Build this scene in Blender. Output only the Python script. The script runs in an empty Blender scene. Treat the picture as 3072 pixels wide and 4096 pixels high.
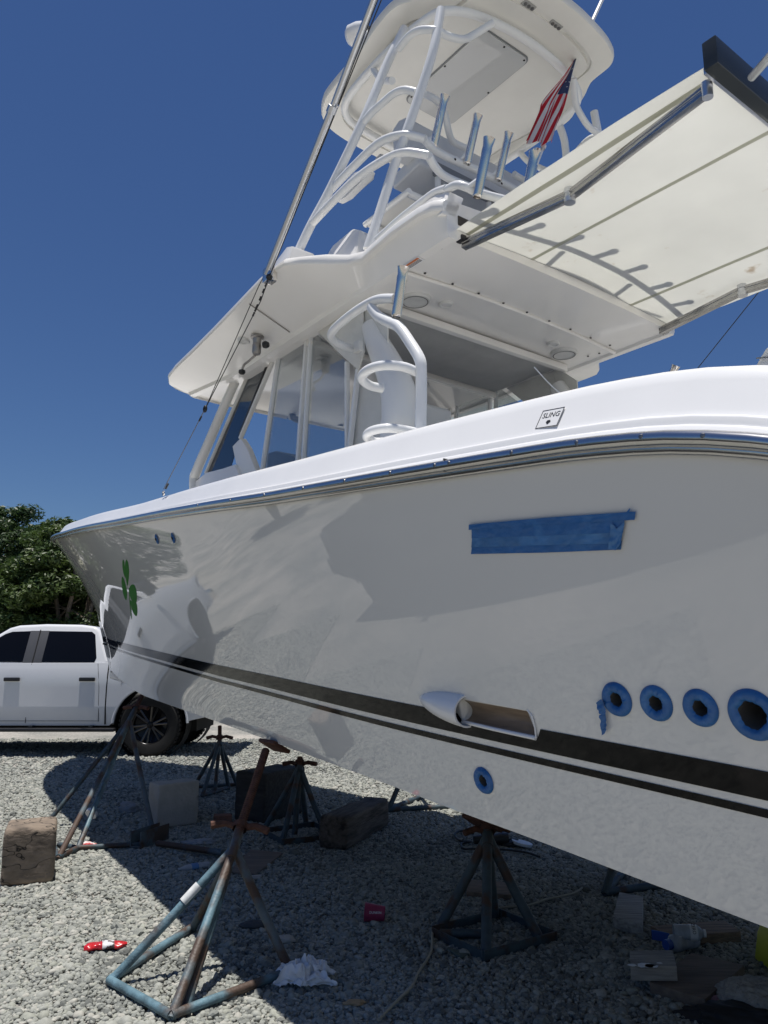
import bpy, bmesh, math, random
import numpy as np
from mathutils import Vector, Matrix, noise
random.seed(7); R = math.radians
scene = bpy.context.scene
COL = scene.collection

# ---------------------------------------------------------------- camera, sky, sun, exposure
cam = bpy.data.objects.new('camera', bpy.data.cameras.new('camera')); COL.objects.link(cam)
cam.location = (0, 0, 1.4); cam.rotation_euler = (R(90+11), 0, 0)
cam.data.sensor_fit = 'VERTICAL'; cam.data.sensor_height = 36; cam.data.lens = 36*765/1024
cam.data.clip_end = 2000; cam.data.clip_start = .05
scene.camera = cam
BOAT_YAW = R(127)                                     # the bow points this way
SUN_AZ = Vector((-.70, -.71)).normalized(); SUN_EL = R(87)
SUN_DIR = Vector((SUN_AZ.x*math.cos(SUN_EL), SUN_AZ.y*math.cos(SUN_EL), math.sin(SUN_EL)))
world = bpy.data.worlds.new('World'); scene.world = world; world.use_nodes = True
wn = world.node_tree.nodes; wl = world.node_tree.links
sky = wn.new('ShaderNodeTexSky'); sky.sky_type = 'NISHITA'; sky.sun_disc = False
sky.sun_elevation = SUN_EL; sky.sun_rotation = math.atan2(SUN_DIR.x, SUN_DIR.y)
sky.air_density = 1.15; sky.dust_density = 0; sky.ozone_density = 10.0; sky.altitude = 0
hs = wn.new('ShaderNodeHueSaturation'); hs.inputs['Saturation'].default_value = 1.07; hs.inputs['Hue'].default_value = .508; wl.new(sky.outputs[0], hs.inputs['Color']); wl.new(hs.outputs[0], wn['Background'].inputs[0]); wn['Background'].inputs[1].default_value = .05
sun = bpy.data.objects.new('sun', bpy.data.lights.new('sun', 'SUN')); COL.objects.link(sun)
sun.data.energy = 4.2; sun.data.angle = R(.53); sun.data.color = (1, .96, .9)
sun.rotation_euler = SUN_DIR.to_track_quat('Z', 'Y').to_euler()
scene.view_settings.view_transform = 'Standard'; scene.view_settings.look = 'None'
scene.view_settings.gamma = 1; scene.view_settings.exposure = .40
scene.cycles.max_bounces = 10; scene.cycles.transparent_max_bounces = 16

# ---------------------------------------------------------------- materials
MATS = {}
def mat(name, col, rough=.5, metal=0, var=0, vs=8, bump=0, bs=40, coat=0, spec=.5, col2=None, c2lo=.45, c2hi=.55, c2s=6, trans=0, rvar=0, detail=6, stretch=None, crack=0):
    if name in MATS: return MATS[name]
    m = bpy.data.materials.new(name); m.use_nodes = True; nt = m.node_tree; n = nt.nodes; l = nt.links
    p = n['Principled BSDF']
    p.inputs['Roughness'].default_value = rough; p.inputs['Metallic'].default_value = metal
    p.inputs['Coat Weight'].default_value = coat; p.inputs['Coat Roughness'].default_value = .04
    p.inputs['Specular IOR Level'].default_value = spec
    p.inputs['Base Color'].default_value = (*col, 1)
    tc = n.new('ShaderNodeTexCoord'); vec = tc.outputs['Object']
    if stretch:
        mp = n.new('ShaderNodeMapping'); mp.inputs['Scale'].default_value = stretch; l.new(vec, mp.inputs[0]); vec = mp.outputs[0]
    def noi(s, d=detail):
        t = n.new('ShaderNodeTexNoise'); t.inputs['Scale'].default_value = s; t.inputs['Detail'].default_value = d
        l.new(vec, t.inputs['Vector']); return t
    out = None
    if var:
        t = noi(vs); mr = n.new('ShaderNodeMapRange'); mr.inputs[1].default_value = .3; mr.inputs[2].default_value = .7
        mr.inputs[3].default_value = 1-var; mr.inputs[4].default_value = 1+var; l.new(t.outputs[0], mr.inputs[0])
        mx = n.new('ShaderNodeVectorMath'); mx.operation = 'SCALE'; mx.inputs[0].default_value = col; l.new(mr.outputs[0], mx.inputs['Scale'])
        out = mx.outputs[0]
    if col2:
        t = noi(c2s, 8); mr = n.new('ShaderNodeMapRange'); mr.inputs[1].default_value = c2lo; mr.inputs[2].default_value = c2hi; l.new(t.outputs[0], mr.inputs[0])
        mx = n.new('ShaderNodeMix'); mx.data_type = 'RGBA'; l.new(mr.outputs[0], mx.inputs[0])
        if out: l.new(out, mx.inputs[6])
        else: mx.inputs[6].default_value = (*col, 1)
        mx.inputs[7].default_value = (*col2, 1); out = mx.outputs[2]
    if crack:
        t = noi(crack, 3); ab = n.new('ShaderNodeMath'); ab.operation = 'SUBTRACT'; ab.inputs[1].default_value = .5; l.new(t.outputs[0], ab.inputs[0])
        a2 = n.new('ShaderNodeMath'); a2.operation = 'ABSOLUTE'; l.new(ab.outputs[0], a2.inputs[0])
        mr = n.new('ShaderNodeMapRange'); mr.inputs[1].default_value = .0015; mr.inputs[2].default_value = .009; l.new(a2.outputs[0], mr.inputs[0])
        mx = n.new('ShaderNodeMix'); mx.data_type = 'RGBA'; l.new(mr.outputs[0], mx.inputs[0]); mx.inputs[6].default_value = (.015, .012, .010, 1); l.new(out, mx.inputs[7]); out = mx.outputs[2]
    if out: l.new(out, p.inputs['Base Color'])
    if rvar:
        t = noi(vs*1.7); mr = n.new('ShaderNodeMapRange'); mr.inputs[3].default_value = max(0, rough-rvar); mr.inputs[4].default_value = rough+rvar
        l.new(t.outputs[0], mr.inputs[0]); l.new(mr.outputs[0], p.inputs['Roughness'])
    if bump:
        t = noi(bs); bm_ = n.new('ShaderNodeBump'); bm_.inputs['Strength'].default_value = 1; bm_.inputs['Distance'].default_value = bump
        l.new(t.outputs[0], bm_.inputs['Height']); l.new(bm_.outputs[0], p.inputs['Normal'])
    if trans:
        tr = n.new('ShaderNodeBsdfTranslucent'); ms = n.new('ShaderNodeMixShader'); ms.inputs[0].default_value = trans
        if out: l.new(out, tr.inputs[0])
        else: tr.inputs[0].default_value = (*col, 1)
        l.new(p.outputs[0], ms.inputs[1]); l.new(tr.outputs[0], ms.inputs[2]); l.new(ms.outputs[0], n['Material Output'].inputs[0])
    MATS[name] = m; return m
def glass(name, tint, amount, rough=0.0, refl=1.0):
    m = bpy.data.materials.new(name); m.use_nodes = True; nt = m.node_tree; n = nt.nodes; l = nt.links
    n.remove(n['Principled BSDF'])
    t = n.new('ShaderNodeBsdfTransparent'); t.inputs[0].default_value = (*tint, 1)
    g = n.new('ShaderNodeBsdfGlossy'); g.inputs['Roughness'].default_value = rough; g.inputs[0].default_value = (refl, refl, refl, 1)
    fr = n.new('ShaderNodeLayerWeight'); pw = n.new('ShaderNodeMath'); pw.operation = 'POWER'; l.new(fr.outputs['Facing'], pw.inputs[0]); pw.inputs[1].default_value = 4
    fm = n.new('ShaderNodeMapRange'); fm.inputs[3].default_value = .09; fm.inputs[4].default_value = .8; l.new(pw.outputs[0], fm.inputs[0])
    ms = n.new('ShaderNodeMixShader'); l.new(fm.outputs[0], ms.inputs[0]); l.new(t.outputs[0], ms.inputs[1]); l.new(g.outputs[0], ms.inputs[2])
    d = n.new('ShaderNodeBsdfDiffuse'); d.inputs[0].default_value = (.75, .76, .76, 1)
    m2 = n.new('ShaderNodeMixShader'); m2.inputs[0].default_value = amount; l.new(ms.outputs[0], m2.inputs[1]); l.new(d.outputs[0], m2.inputs[2])
    l.new(m2.outputs[0], n['Material Output'].inputs[0]); MATS[name] = m; return m

GEL = mat('hull_gelcoat', (.72, .715, .69), .02, coat=.35, var=.012, vs=1.5, bump=.00012, bs=3.2, detail=1, spec=.6)
CAPM = mat('deck_gelcoat', (.80, .80, .80), .22, var=.02, vs=4, coat=.1)
FIB = mat('cream_fibreglass', (.86, .84, .80), .16, var=.02, vs=3, coat=.25, bump=.0004, bs=5, detail=2)
FIBM = mat('matte_fibreglass', (.74, .73, .69), .45, var=.03, vs=5)
TUBE = mat('white_powder_coat', (.78, .79, .79), .28, var=.02, vs=6, coat=.2)
CHROME = mat('polished_stainless', (.76, .72, .68), .18, 1, var=.03, vs=20)
RAILM = mat('rub_rail_stainless', (.60, .59, .58), .2, 1, var=.06, vs=9)
ALU = mat('brushed_aluminium', (.60, .61, .63), .32, 1, var=.04, vs=14, rvar=.06)
BLACK = mat('black_gloss_paint', (.005, .005, .006), .06, spec=.2, bump=.0004, bs=4, detail=2)
RUBBER = mat('black_rubber', (.02, .02, .02), .6, var=.2, vs=20)
DARK = mat('dark_void', (.008, .008, .009), .9)
TAPE = mat('blue_masking_tape', (.022, .12, .34), .42, var=.1, vs=22, bump=.003, bs=38, col2=(.05, .18, .42), c2s=11, c2lo=.55, c2hi=.75)
TAPE2 = mat('blue_masking_tape_faded', (.045, .16, .38), .4, var=.2, vs=16, bump=.003, bs=30, col2=(.10, .26, .50), c2s=9, c2lo=.55, c2hi=.75)
GREEN = mat('green_vinyl', (.006, .15, .006), .5, spec=.06)
CANVAS = mat('white_canvas', (.66, .66, .63), .8, var=.05, vs=8, bump=.003, bs=30)
GREYCLOTH = mat('grey_canvas', (.40, .40, .39), .85, var=.06, vs=6, bump=.004, bs=9)
AWN = mat('cream_awning_cloth', (.77, .77, .735), .8, var=.03, vs=3, trans=.6, col2=(.52, .44, .34), c2s=7, c2lo=.66, c2hi=.8)
SEAM = mat('awning_seam_cloth', (.50, .50, .41), .8, trans=.3)
VINYL = mat('white_vinyl', (.62, .63, .64), .5, var=.03, vs=8, bump=.001, bs=50)
GREYV = mat('grey_vinyl', (.22, .23, .24), .5)
CLEAR = glass('clear_window', (.74, .76, .77), .045)
TINT = glass('tinted_window', (.16, .19, .22), .0)
PLEX = glass('frosted_hatch', (.62, .64, .65), .62, .02)
TRUCKW = mat('truck_white_paint', (.72, .73, .75), .22, coat=.7, var=.01, vs=2)
TRUCKD = mat('truck_charcoal_paint', (.03, .03, .035), .18, coat=.7)
TGLASS = mat('privacy_glass', (.004, .004, .005), .05, spec=.28)
PLAST = mat('black_plastic', (.018, .018, .02), .42, var=.1, vs=12)
TYRE = mat('tyre_rubber', (.009, .009, .009), .85, var=.2, vs=18, bump=.003, bs=50)
RIM = mat('black_alloy', (.02, .02, .022), .25, .6)
STEELB = mat('blue_painted_steel', (.10, .175, .215), .55, var=.4, vs=14, col2=(.075, .05, .038), c2s=5, c2lo=.47, c2hi=.60, bump=.003, bs=70)
STEELR = mat('rusty_painted_steel', (.09, .12, .14), .7, var=.3, vs=14, col2=(.07, .042, .03), c2s=7, c2lo=.42, c2hi=.55, bump=.003, bs=70)
STEELD = mat('dark_painted_steel', (.045, .07, .085), .65, var=.3, vs=12, col2=(.06, .035, .025), c2s=9, c2lo=.5, c2hi=.62, bump=.002, bs=60)
RUST = mat('rusted_screw', (.085, .035, .022), .8, var=.35, vs=30, bump=.002, bs=90)
WPAINT = mat('white_band_paint', (.62, .64, .64), .6, var=.15, vs=40)
WOOD = mat('weathered_timber', (.21, .165, .125), .9, var=.3, vs=9, bump=.010, bs=16, stretch=(1.6, 1.6, 2.6), col2=(.06, .048, .04), c2s=4.5, c2lo=.52, c2hi=.72, crack=2.3)
WOODG = mat('grey_board', (.32, .305, .29), .85, var=.35, vs=6, bump=.006, bs=10, stretch=(1.2, 9, 9))
WOODB = mat('brown_board', (.21, .15, .105), .85, var=.4, vs=6, bump=.006, bs=10, stretch=(1.2, 9, 9))
PLY = mat('dark_plywood', (.17, .135, .11), .85, var=.25, vs=5, stretch=(1, 6, 6), bump=.003, bs=12)
CONC = mat('concrete_block', (.42, .40, .37), .9, var=.12, vs=9, bump=.004, bs=40, col2=(.15, .14, .13), c2s=7, c2lo=.64, c2hi=.72)
PAPER = mat('white_cloth', (.72, .73, .76), .8, var=.04, vs=10)
REDP = mat('red_plastic', (.45, .015, .02), .25, var=.2, vs=30, coat=.3)
CLEARP = mat('cloudy_plastic', (.50, .54, .60), .25, var=.15, vs=25, trans=.35)
CAPBLUE = mat('blue_plastic', (.02, .08, .35), .35)
YEL = mat('yellow_plastic', (.55, .55, .03), .45)
LABELW = mat('white_label', (.75, .75, .75), .4)
INK = mat('black_ink', (.015, .015, .015), .4)
ORANGE = mat('orange_print', (.55, .16, .05), .5)
CUPM = mat('magenta_paper_cup', (.28, .03, .09), .45, var=.1, vs=20)
ROPE = mat('tan_cord', (.36, .33, .26), .8)
FLEECE = mat('grey_fleece', (.36, .35, .33), .95, var=.2, vs=40, bump=.02, bs=60)
LEATHER = mat('dark_bag_cloth', (.015, .015, .018), .7)
FRED = mat('flag_red', (.55, .018, .035), .7, trans=.5); FWHITE = mat('flag_white', (.78, .77, .77), .7, trans=.5); FBLUE = mat('flag_blue', (.03, .05, .14), .7, trans=.25)
BARK = mat('grey_bark', (.16, .13, .10), .9, var=.3, vs=12, bump=.01, bs=20)
def leafmat(name, a, b):
    m = mat(name, a, .5, var=.35, vs=.9, trans=.3, col2=b, c2s=1.3, c2lo=.4, c2hi=.65); return m
LEAF = [leafmat('leaf_green', (.055, .095, .025), (.095, .14, .035)), leafmat('leaf_deep_green', (.03, .062, .02), (.055, .095, .028))]

# ---------------------------------------------------------------- mesh helpers
def smooth(pts, n=6, closed=False):
    P = [Vector(p) for p in pts]; out = []; m = len(P)
    for i in range(m if closed else m-1):
        if closed: a, b, c, d = P[i-1], P[i], P[(i+1) % m], P[(i+2) % m]
        else: a, b, c, d = P[max(0, i-1)], P[i], P[i+1], P[min(m-1, i+2)]
        for k in range(n):
            t = k/n
            out.append(.5*((2*b)+(c-a)*t+(2*a-5*b+4*c-d)*t*t+(3*b-a-3*c+d)*t**3))
    if not closed: out.append(P[-1])
    return out
class MB:
    def __init__(s): s.v = []; s.f = []; s.mi = []
    def add(s, v, f, mi=0):
        o = len(s.v); s.v += [tuple(p) for p in v]; s.f += [tuple(i+o for i in q) for q in f]; s.mi += [mi]*len(f); return s
    def box(s, c, size, rot=None, mi=0):
        c = Vector(c); h = Vector(size)/2; M = rot.to_matrix() if hasattr(rot, 'to_matrix') else (rot or Matrix.Identity(3))
        vs = [c+M@Vector((x*h.x, y*h.y, z*h.z)) for x in (-1, 1) for y in (-1, 1) for z in (-1, 1)]
        return s.add(vs, [(0, 1, 3, 2), (4, 6, 7, 5), (0, 4, 5, 1), (2, 3, 7, 6), (0, 2, 6, 4), (1, 5, 7, 3)], mi)
    def tube(s, pts, r, n=12, closed=False, cap=True, mi=0):
        P = [Vector(p) for p in pts]; m = len(P); rs = r if isinstance(r, (list, tuple)) else [r]*m
        up = Vector((0, 0, 1)); vs = []; prev = None
        for i in range(m):
            if closed: t = P[(i+1) % m]-P[i-1]
            else: t = P[min(m-1, i+1)]-P[max(0, i-1)]
            t.normalize()
            if prev is None: a = t.cross(up if abs(t.z) < .95 else Vector((1, 0, 0)))
            else: a = prev-t*prev.dot(t)
            a.normalize(); prev = a; b = t.cross(a)
            for k in range(n):
                q = 2*math.pi*k/n; vs.append(P[i]+(a*math.cos(q)+b*math.sin(q))*rs[i])
        fs = []
        for i in range(m if closed else m-1):
            j = (i+1) % m
            for k in range(n): fs.append((i*n+k, i*n+(k+1) % n, j*n+(k+1) % n, j*n+k))
        if cap and not closed:
            fs.append(tuple(range(n-1, -1, -1))); fs.append(tuple((m-1)*n+k for k in range(n)))
        return s.add(vs, fs, mi)
    def lathe(s, prof, o, ax, n=20, mi=0, cap=False):
        o = Vector(o); ax = Vector(ax).normalized(); a = ax.cross(Vector((0, 0, 1)) if abs(ax.z) < .9 else Vector((1, 0, 0))).normalized(); b = ax.cross(a)
        vs = [o+ax*h+(a*math.cos(2*math.pi*k/n)+b*math.sin(2*math.pi*k/n))*r for r, h in prof for k in range(n)]
        fs = [(i*n+k, i*n+(k+1) % n, (i+1)*n+(k+1) % n, (i+1)*n+k) for i in range(len(prof)-1) for k in range(n)]
        if cap: fs += [tuple(range(n-1, -1, -1)), tuple((len(prof)-1)*n+k for k in range(n))]
        return s.add(vs, fs, mi)
    def prism(s, pts, off, mi=0):
        P = [Vector(p) for p in pts]; n = len(P); off = Vector(off)
        vs = P+[p+off for p in P]
        return s.add(vs, [tuple(range(n)), tuple(range(2*n-1, n-1, -1))]+[(i, i+n, (i+1) % n+n, (i+1) % n) for i in range(n)], mi)
    def grid(s, fn, nu, nv, mi=0):
        vs = [fn(i/nu, j/nv) for i in range(nu+1) for j in range(nv+1)]; w = nv+1
        return s.add(vs, [(i*w+j, (i+1)*w+j, (i+1)*w+j+1, i*w+j+1) for i in range(nu) for j in range(nv)], mi)
    def build(s, name, m, parent=None, ang=35, bevel=0, seg=2, loc=None, solid=0):
        me = bpy.data.meshes.new(name); me.from_pydata(s.v, [], s.f)
        ms = m if isinstance(m, (list, tuple)) else [m]
        for x in ms: me.materials.append(x)
        if len(ms) > 1: me.polygons.foreach_set('material_index', s.mi)
        bm = bmesh.new(); bm.from_mesh(me)
        bmesh.ops.recalc_face_normals(bm, faces=bm.faces)
        if solid:
            bmesh.ops.solidify(bm, geom=bm.faces[:], thickness=solid)
        if bevel:
            es = [e for e in bm.edges if len(e.link_faces) == 2 and e.calc_face_angle(0) > R(28)]
            bmesh.ops.bevel(bm, geom=es, offset=bevel, segments=seg, affect='EDGES', profile=.6, clamp_overlap=True)
        for f in bm.faces: f.smooth = ang > 0
        for e in bm.edges:
            if len(e.link_faces) == 2 and e.calc_face_angle(0) > R(ang): e.smooth = False
        bm.to_mesh(me); bm.free()
        o = bpy.data.objects.new(name, me); COL.objects.link(o)
        if parent: o.parent = parent
        if loc: o.location = loc
        return o
def tag(o, label, cat, group=None):
    o['label'] = label; o['category'] = cat
    if group: o['group'] = group
    return o
def empty(name, loc=(0, 0, 0), rz=0, parent=None):
    o = bpy.data.objects.new(name, None); COL.objects.link(o); o.location = loc; o.rotation_euler[2] = rz; o.empty_display_size = .2
    if parent: o.parent = parent
    return o
def structure(o): o['kind'] = 'structure'; return o
def share(o, name=None, parent=None, mtx=None):
    c = o.copy(); COL.objects.link(c); c.parent = parent or o.parent
    if name: c.name = name
    if mtx is not None: c.matrix_local = mtx
    return c
def V(*a): return Vector(a)
def mir(pts): return [(p[0], -p[1], p[2]) for p in pts]
def two(pts): return [pts, mir(pts)]
def text_mesh(name, body, size, m, parent, mtx, ext=.0004):
    cu = bpy.data.curves.new(name, 'FONT'); cu.body = body; cu.size = size; cu.extrude = ext; cu.align_x = 'CENTER'; cu.align_y = 'CENTER'; cu.resolution_u = 3
    t = bpy.data.objects.new('tmp', cu); COL.objects.link(t); dg = bpy.context.evaluated_depsgraph_get()
    me = bpy.data.meshes.new_from_object(t.evaluated_get(dg)); bpy.data.objects.remove(t); bpy.data.curves.remove(cu)
    me.materials.clear(); me.materials.append(m); me.name = name
    o = bpy.data.objects.new(name, me); COL.objects.link(o); o.parent = parent; o.matrix_local = mtx; return o

# ---------------------------------------------------------------- ground
def ground_material():
    m = bpy.data.materials.new('crushed_rock_ground'); m.use_nodes = True; n = m.node_tree.nodes; l = m.node_tree.links; p = n['Principled BSDF']
    p.inputs['Roughness'].default_value = .95; p.inputs['Specular IOR Level'].default_value = .2
    tc = n.new('ShaderNodeTexCoord')
    v = n.new('ShaderNodeTexVoronoi'); v.inputs['Scale'].default_value = 34; l.new(tc.outputs['Object'], v.inputs['Vector'])
    ns = n.new('ShaderNodeTexNoise'); ns.inputs['Scale'].default_value = .55; ns.inputs['Detail'].default_value = 8; l.new(tc.outputs['Object'], ns.inputs['Vector'])
    cr = n.new('ShaderNodeValToRGB'); cr.color_ramp.elements[0].color = (.19, .195, .18, 1); cr.color_ramp.elements[1].color = (.40, .375, .335, 1)
    cr.color_ramp.elements[0].position = .35; cr.color_ramp.elements[1].position = .68; l.new(ns.outputs[0], cr.inputs[0])
    sep = n.new('ShaderNodeSeparateColor'); l.new(v.outputs['Color'], sep.inputs[0])
    mr = n.new('ShaderNodeMapRange'); mr.inputs[3].default_value = .7; mr.inputs[4].default_value = 1.2; l.new(sep.outputs[0], mr.inputs[0])
    mx = n.new('ShaderNodeVectorMath'); mx.operation = 'SCALE'; l.new(cr.outputs[0], mx.inputs[0]); l.new(mr.outputs[0], mx.inputs['Scale']); l.new(mx.outputs[0], p.inputs['Base Color'])
    b = n.new('ShaderNodeBump'); b.invert = True; b.inputs['Strength'].default_value = .9; b.inputs['Distance'].default_value = .014
    l.new(v.outputs['Distance'], b.inputs['Height']); l.new(b.outputs[0], p.inputs['Normal'])
    return m
gm = ground_material()
structure(MB().grid(lambda u, v: (-500+1000*u, -500+1000*v, -.012), 8, 8).build('ground', gm))
def gravel():
    pal = [(.315, .322, .292), (.27, .278, .252), (.375, .368, .33), (.215, .224, .206), (.30, .308, .268), (.14, .146, .136)]
    protos = bpy.data.collections.new('gravel_stones_kinds')
    rng = random.Random(3)
    for k, c in enumerate(pal):
        bm = bmesh.new(); bmesh.ops.create_icosphere(bm, subdivisions=2, radius=1)
        sc = V(1, rng.uniform(.7, .95), rng.uniform(.55, .75)); off = V(k*7.1, 3, 1)
        for v in bm.verts:
            d = 1+.34*noise.noise(v.co*1.1+off)+.12*noise.noise(v.co*2.6+off)
            v.co = V(v.co.x*sc.x, v.co.y*sc.y, v.co.z*sc.z)*d
        for f in bm.faces: f.smooth = k % 2 == 0
        me = bpy.data.meshes.new('stone'); bm.to_mesh(me); bm.free()
        me.materials.append(mat('gravel_%d' % k, c, .9, var=.18, vs=1.2, spec=.2))
        protos.objects.link(bpy.data.objects.new('stone', me))
    rs = np.random.RandomState(5); P = []
    def zone(x0, x1, y0, y1, dens, r):
        n = int((x1-x0)*(y1-y0)*dens)
        a = np.empty((n, 4)); a[:, 0] = rs.uniform(x0, x1, n); a[:, 1] = rs.uniform(y0, y1, n); a[:, 3] = r*rs.lognormal(0, .36, n); a[:, 2] = rs.uniform(-.35, .35, n)*r-.004
        P.append(a)
    zone(-3.2, 3.6, 2.0, 4.6, 5600, .0096); zone(-3.2, 3.6, 2.0, 4.6, 170, .0165); zone(-4.2, 3.9, 4.6, 7.0, 4100, .0106); zone(-6.5, 4.5, 7.0, 10, 2100, .012); zone(-8.5, 3.5, 10, 14.5, 650, .0145)
    P = np.concatenate(P); n = len(P)
    pick = rs.choice(6, n, p=[.27, .22, .13, .15, .17, .06])
    patch = np.array([noise.noise(V(x*.9, y*.9, 5))+.5*noise.noise(V(x*2.7, y*2.7, 9)) for x, y in P[:, :2]]); dk = (patch > .22) & (rs.random(n) < .55); pick[dk] = rs.choice([3, 5, 1], dk.sum())
    me = bpy.data.meshes.new('gravel'); me.vertices.add(n); me.vertices.foreach_set('co', P[:, :3].astype(np.float32).ravel())
    a = me.attributes.new('size', 'FLOAT', 'POINT'); a.data.foreach_set('value', P[:, 3].astype(np.float32))
    a = me.attributes.new('turn', 'FLOAT_VECTOR', 'POINT'); tr = rs.uniform(-.5, .5, (n, 3)); tr[:, 2] *= 12.6; a.data.foreach_set('vector', tr.astype(np.float32).ravel())
    a = me.attributes.new('pick', 'INT', 'POINT'); a.data.foreach_set('value', pick.astype(np.int32))
    o = bpy.data.objects.new('gravel', me); COL.objects.link(o); o['kind'] = 'stuff'
    ng = bpy.data.node_groups.new('scatter_gravel', 'GeometryNodeTree')
    ng.interface.new_socket('Geometry', in_out='INPUT', socket_type='NodeSocketGeometry'); ng.interface.new_socket('Geometry', in_out='OUTPUT', socket_type='NodeSocketGeometry')
    gi = ng.nodes.new('NodeGroupInput'); go = ng.nodes.new('NodeGroupOutput'); ip = ng.nodes.new('GeometryNodeInstanceOnPoints')
    ci = ng.nodes.new('GeometryNodeCollectionInfo'); ci.inputs['Collection'].default_value = protos; ci.inputs['Separate Children'].default_value = True; ci.inputs['Reset Children'].default_value = True
    def at(nm, t):
        q = ng.nodes.new('GeometryNodeInputNamedAttribute'); q.data_type = t; q.inputs['Name'].default_value = nm; return q.outputs['Attribute']
    L = ng.links.new
    L(gi.outputs[0], ip.inputs['Points']); L(ci.outputs[0], ip.inputs['Instance']); ip.inputs['Pick Instance'].default_value = True
    L(at('pick', 'INT'), ip.inputs['Instance Index']); L(at('turn', 'FLOAT_VECTOR'), ip.inputs['Rotation']); L(at('size', 'FLOAT'), ip.inputs['Scale']); L(ip.outputs[0], go.inputs[0])
    md = o.modifiers.new('scatter', 'NODES'); md.node_group = ng
    tag(o, 'loose pale crushed rock covering the boatyard ground', 'gravel')
gravel()

# ---------------------------------------------------------------- the boat
# ---- hull form: x forward, y to port, z up, metres ----
ZR = [(-2.4,1.40),(-1.2,1.44),(-.4,1.50),(0,1.58),(.4,1.72),(.78,1.859),(1.0,1.92),(1.26,1.962),(1.51,1.988),(2.05,2.039),(2.57,2.087),
      (3.18,2.15),(4.83,2.345),(6.3,2.503),(7.5,2.626),(8.34,2.706),(8.79,2.756),(9.9,2.87),(11,3.0),(12.1,3.13)]
XBOW, XFOOT = 12.1, 10.55
def hermite(T, x):
    n = len(T)
    if x <= T[0][0]: return T[0][1]
    if x >= T[-1][0]: return T[-1][1]
    i = 0
    while T[i+1][0] < x: i += 1
    def slope(k):
        a, b = max(0, k-1), min(n-1, k+1)
        return (T[b][1]-T[a][1])/(T[b][0]-T[a][0])
    x0, z0 = T[i]; x1, z1 = T[i+1]; d = x1-x0; t = (x-x0)/d
    return ((2*t**3-3*t*t+1)*z0 + (t**3-2*t*t+t)*d*slope(i) + (3*t*t-2*t**3)*z1 + (t**3-t*t)*d*slope(i+1))
def zrail(x): return hermite(ZR, x)
YC = [(-2.4,1.42),(1.0,1.42),(1.8,1.416),(2.4,1.39),(3.0,1.335),(3.6,1.255),(4.4,1.14),(5.2,1.02),(6.0,.90),(7.0,.74),(8.0,.565),(9.0,.37),(9.8,.19),(10.2,.09),(10.55,0)]
YR = [(-2.4,1.73),(1.4,1.73),(2.4,1.725),(3.07,1.70),(3.68,1.66),(4.3,1.60),(5.13,1.52),(6.1,1.44),(7.0,1.385),(7.9,1.305),(8.8,1.20),(9.6,1.065),(10.4,.85),(11.2,.53),(11.85,.17),(12.1,0)]
def yrail(x): return max(0, hermite(YR, x))
def ychine(x): return max(0, hermite(YC, x))
ZC = [(-2.4,.45),(0,.672),(1.034,.772),(1.686,.836),(2.116,.871),(2.733,.916),(3.726,.961),(5.08,1.009),(6.5,1.052),(7.477,1.085),(8.435,1.156),(9.354,1.228),(10.15,1.284),(10.55,1.32)]
def zchine(x):
    if x <= XFOOT: return hermite(ZC, x)
    return 1.32+(zrail(XBOW)-1.32)*((x-XFOOT)/(XBOW-XFOOT))**1.12
def kflare(x): return 1.0+.6*min(1, max(0, (x-4.5)/4))
def hull_y(x, z):
    z0, z1 = zchine(x), zrail(x)
    s = min(1, max(0, (z-z0)/max(1e-6, z1-z0)))
    return ychine(x)+(yrail(x)-ychine(x))*s**kflare(x)
def hull_n(x, z):
    e = .02
    dx = (hull_y(x+e, z)-hull_y(x-e, z))/(2*e); dz = (hull_y(x, z+e)-hull_y(x, z-e))/(2*e)
    l = (1+dx*dx+dz*dz)**.5
    return (-dx/l, 1/l, -dz/l)

boat = empty('fishing_boat', (2.675, 2.016, 0), BOAT_YAW)
tag(boat, 'large white sport fishing boat with tower, propped on jack stands', 'boat')
def make_hull():
    xs = [-2.4+.3*i for i in range(10)]+[.6+.03*i for i in range(60)]+[2.4+.1*i for i in range(80)]; xs = [x for x in xs if x < 10.3]
    xs += [10.3+(XBOW-.01-10.3)*i/26 for i in range(27)]
    NS = 48; m = MB(); ring = []
    for x in xs:
        z0, z1 = zchine(x), zrail(x); sec = []
        for j in range(NS+1):
            s = j/NS; z = z0+(z1-z0)*s; sec.append((x, ychine(x)+(yrail(x)-ychine(x))*s**kflare(x), z))
        zk = min(.205+.092*max(x, -1), z0-.06-.04*max(0, 8-x))
        bot = [] 
        for j in range(6):
            t = j/6; bot.append((x, ychine(x)*t, min(z0, zk)+(z0-min(z0, zk))*t))
        if x >= XFOOT: bot = [(x, 0, z0)]*6
        ring.append(bot+sec)
    W = len(ring[0])
    full = [r+[(p[0], -p[1], p[2]) for p in reversed(r)] for r in ring]
    n = len(full[0]); vs = [p for r in full for p in r]; fs = []
    for i in range(len(full)-1):
        for k in range(n-1): fs.append((i*n+k, i*n+k+1, (i+1)*n+k+1, (i+1)*n+k))
    fs.append(tuple(range(n)))                                         # transom
    m.add(vs, fs); o = m.build('hull', GEL, boat, ang=40)
    bm = bmesh.new(); bm.from_mesh(o.data); bmesh.ops.remove_doubles(bm, verts=bm.verts, dist=1e-4); bm.to_mesh(o.data); bm.free()
    return o
hull = make_hull()
def hp(x, z, off=0.0):
    n = V(*hull_n(x, z)); return V(x, hull_y(x, z), z)+n*off
HOLES = [(1.33, 1.297, .048, .021), (1.207, 1.292, .048, .021), (1.082, 1.286, .048, .021), (.949, 1.277, .062, .036), (1.958, 1.004, .046, .021)]
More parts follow.
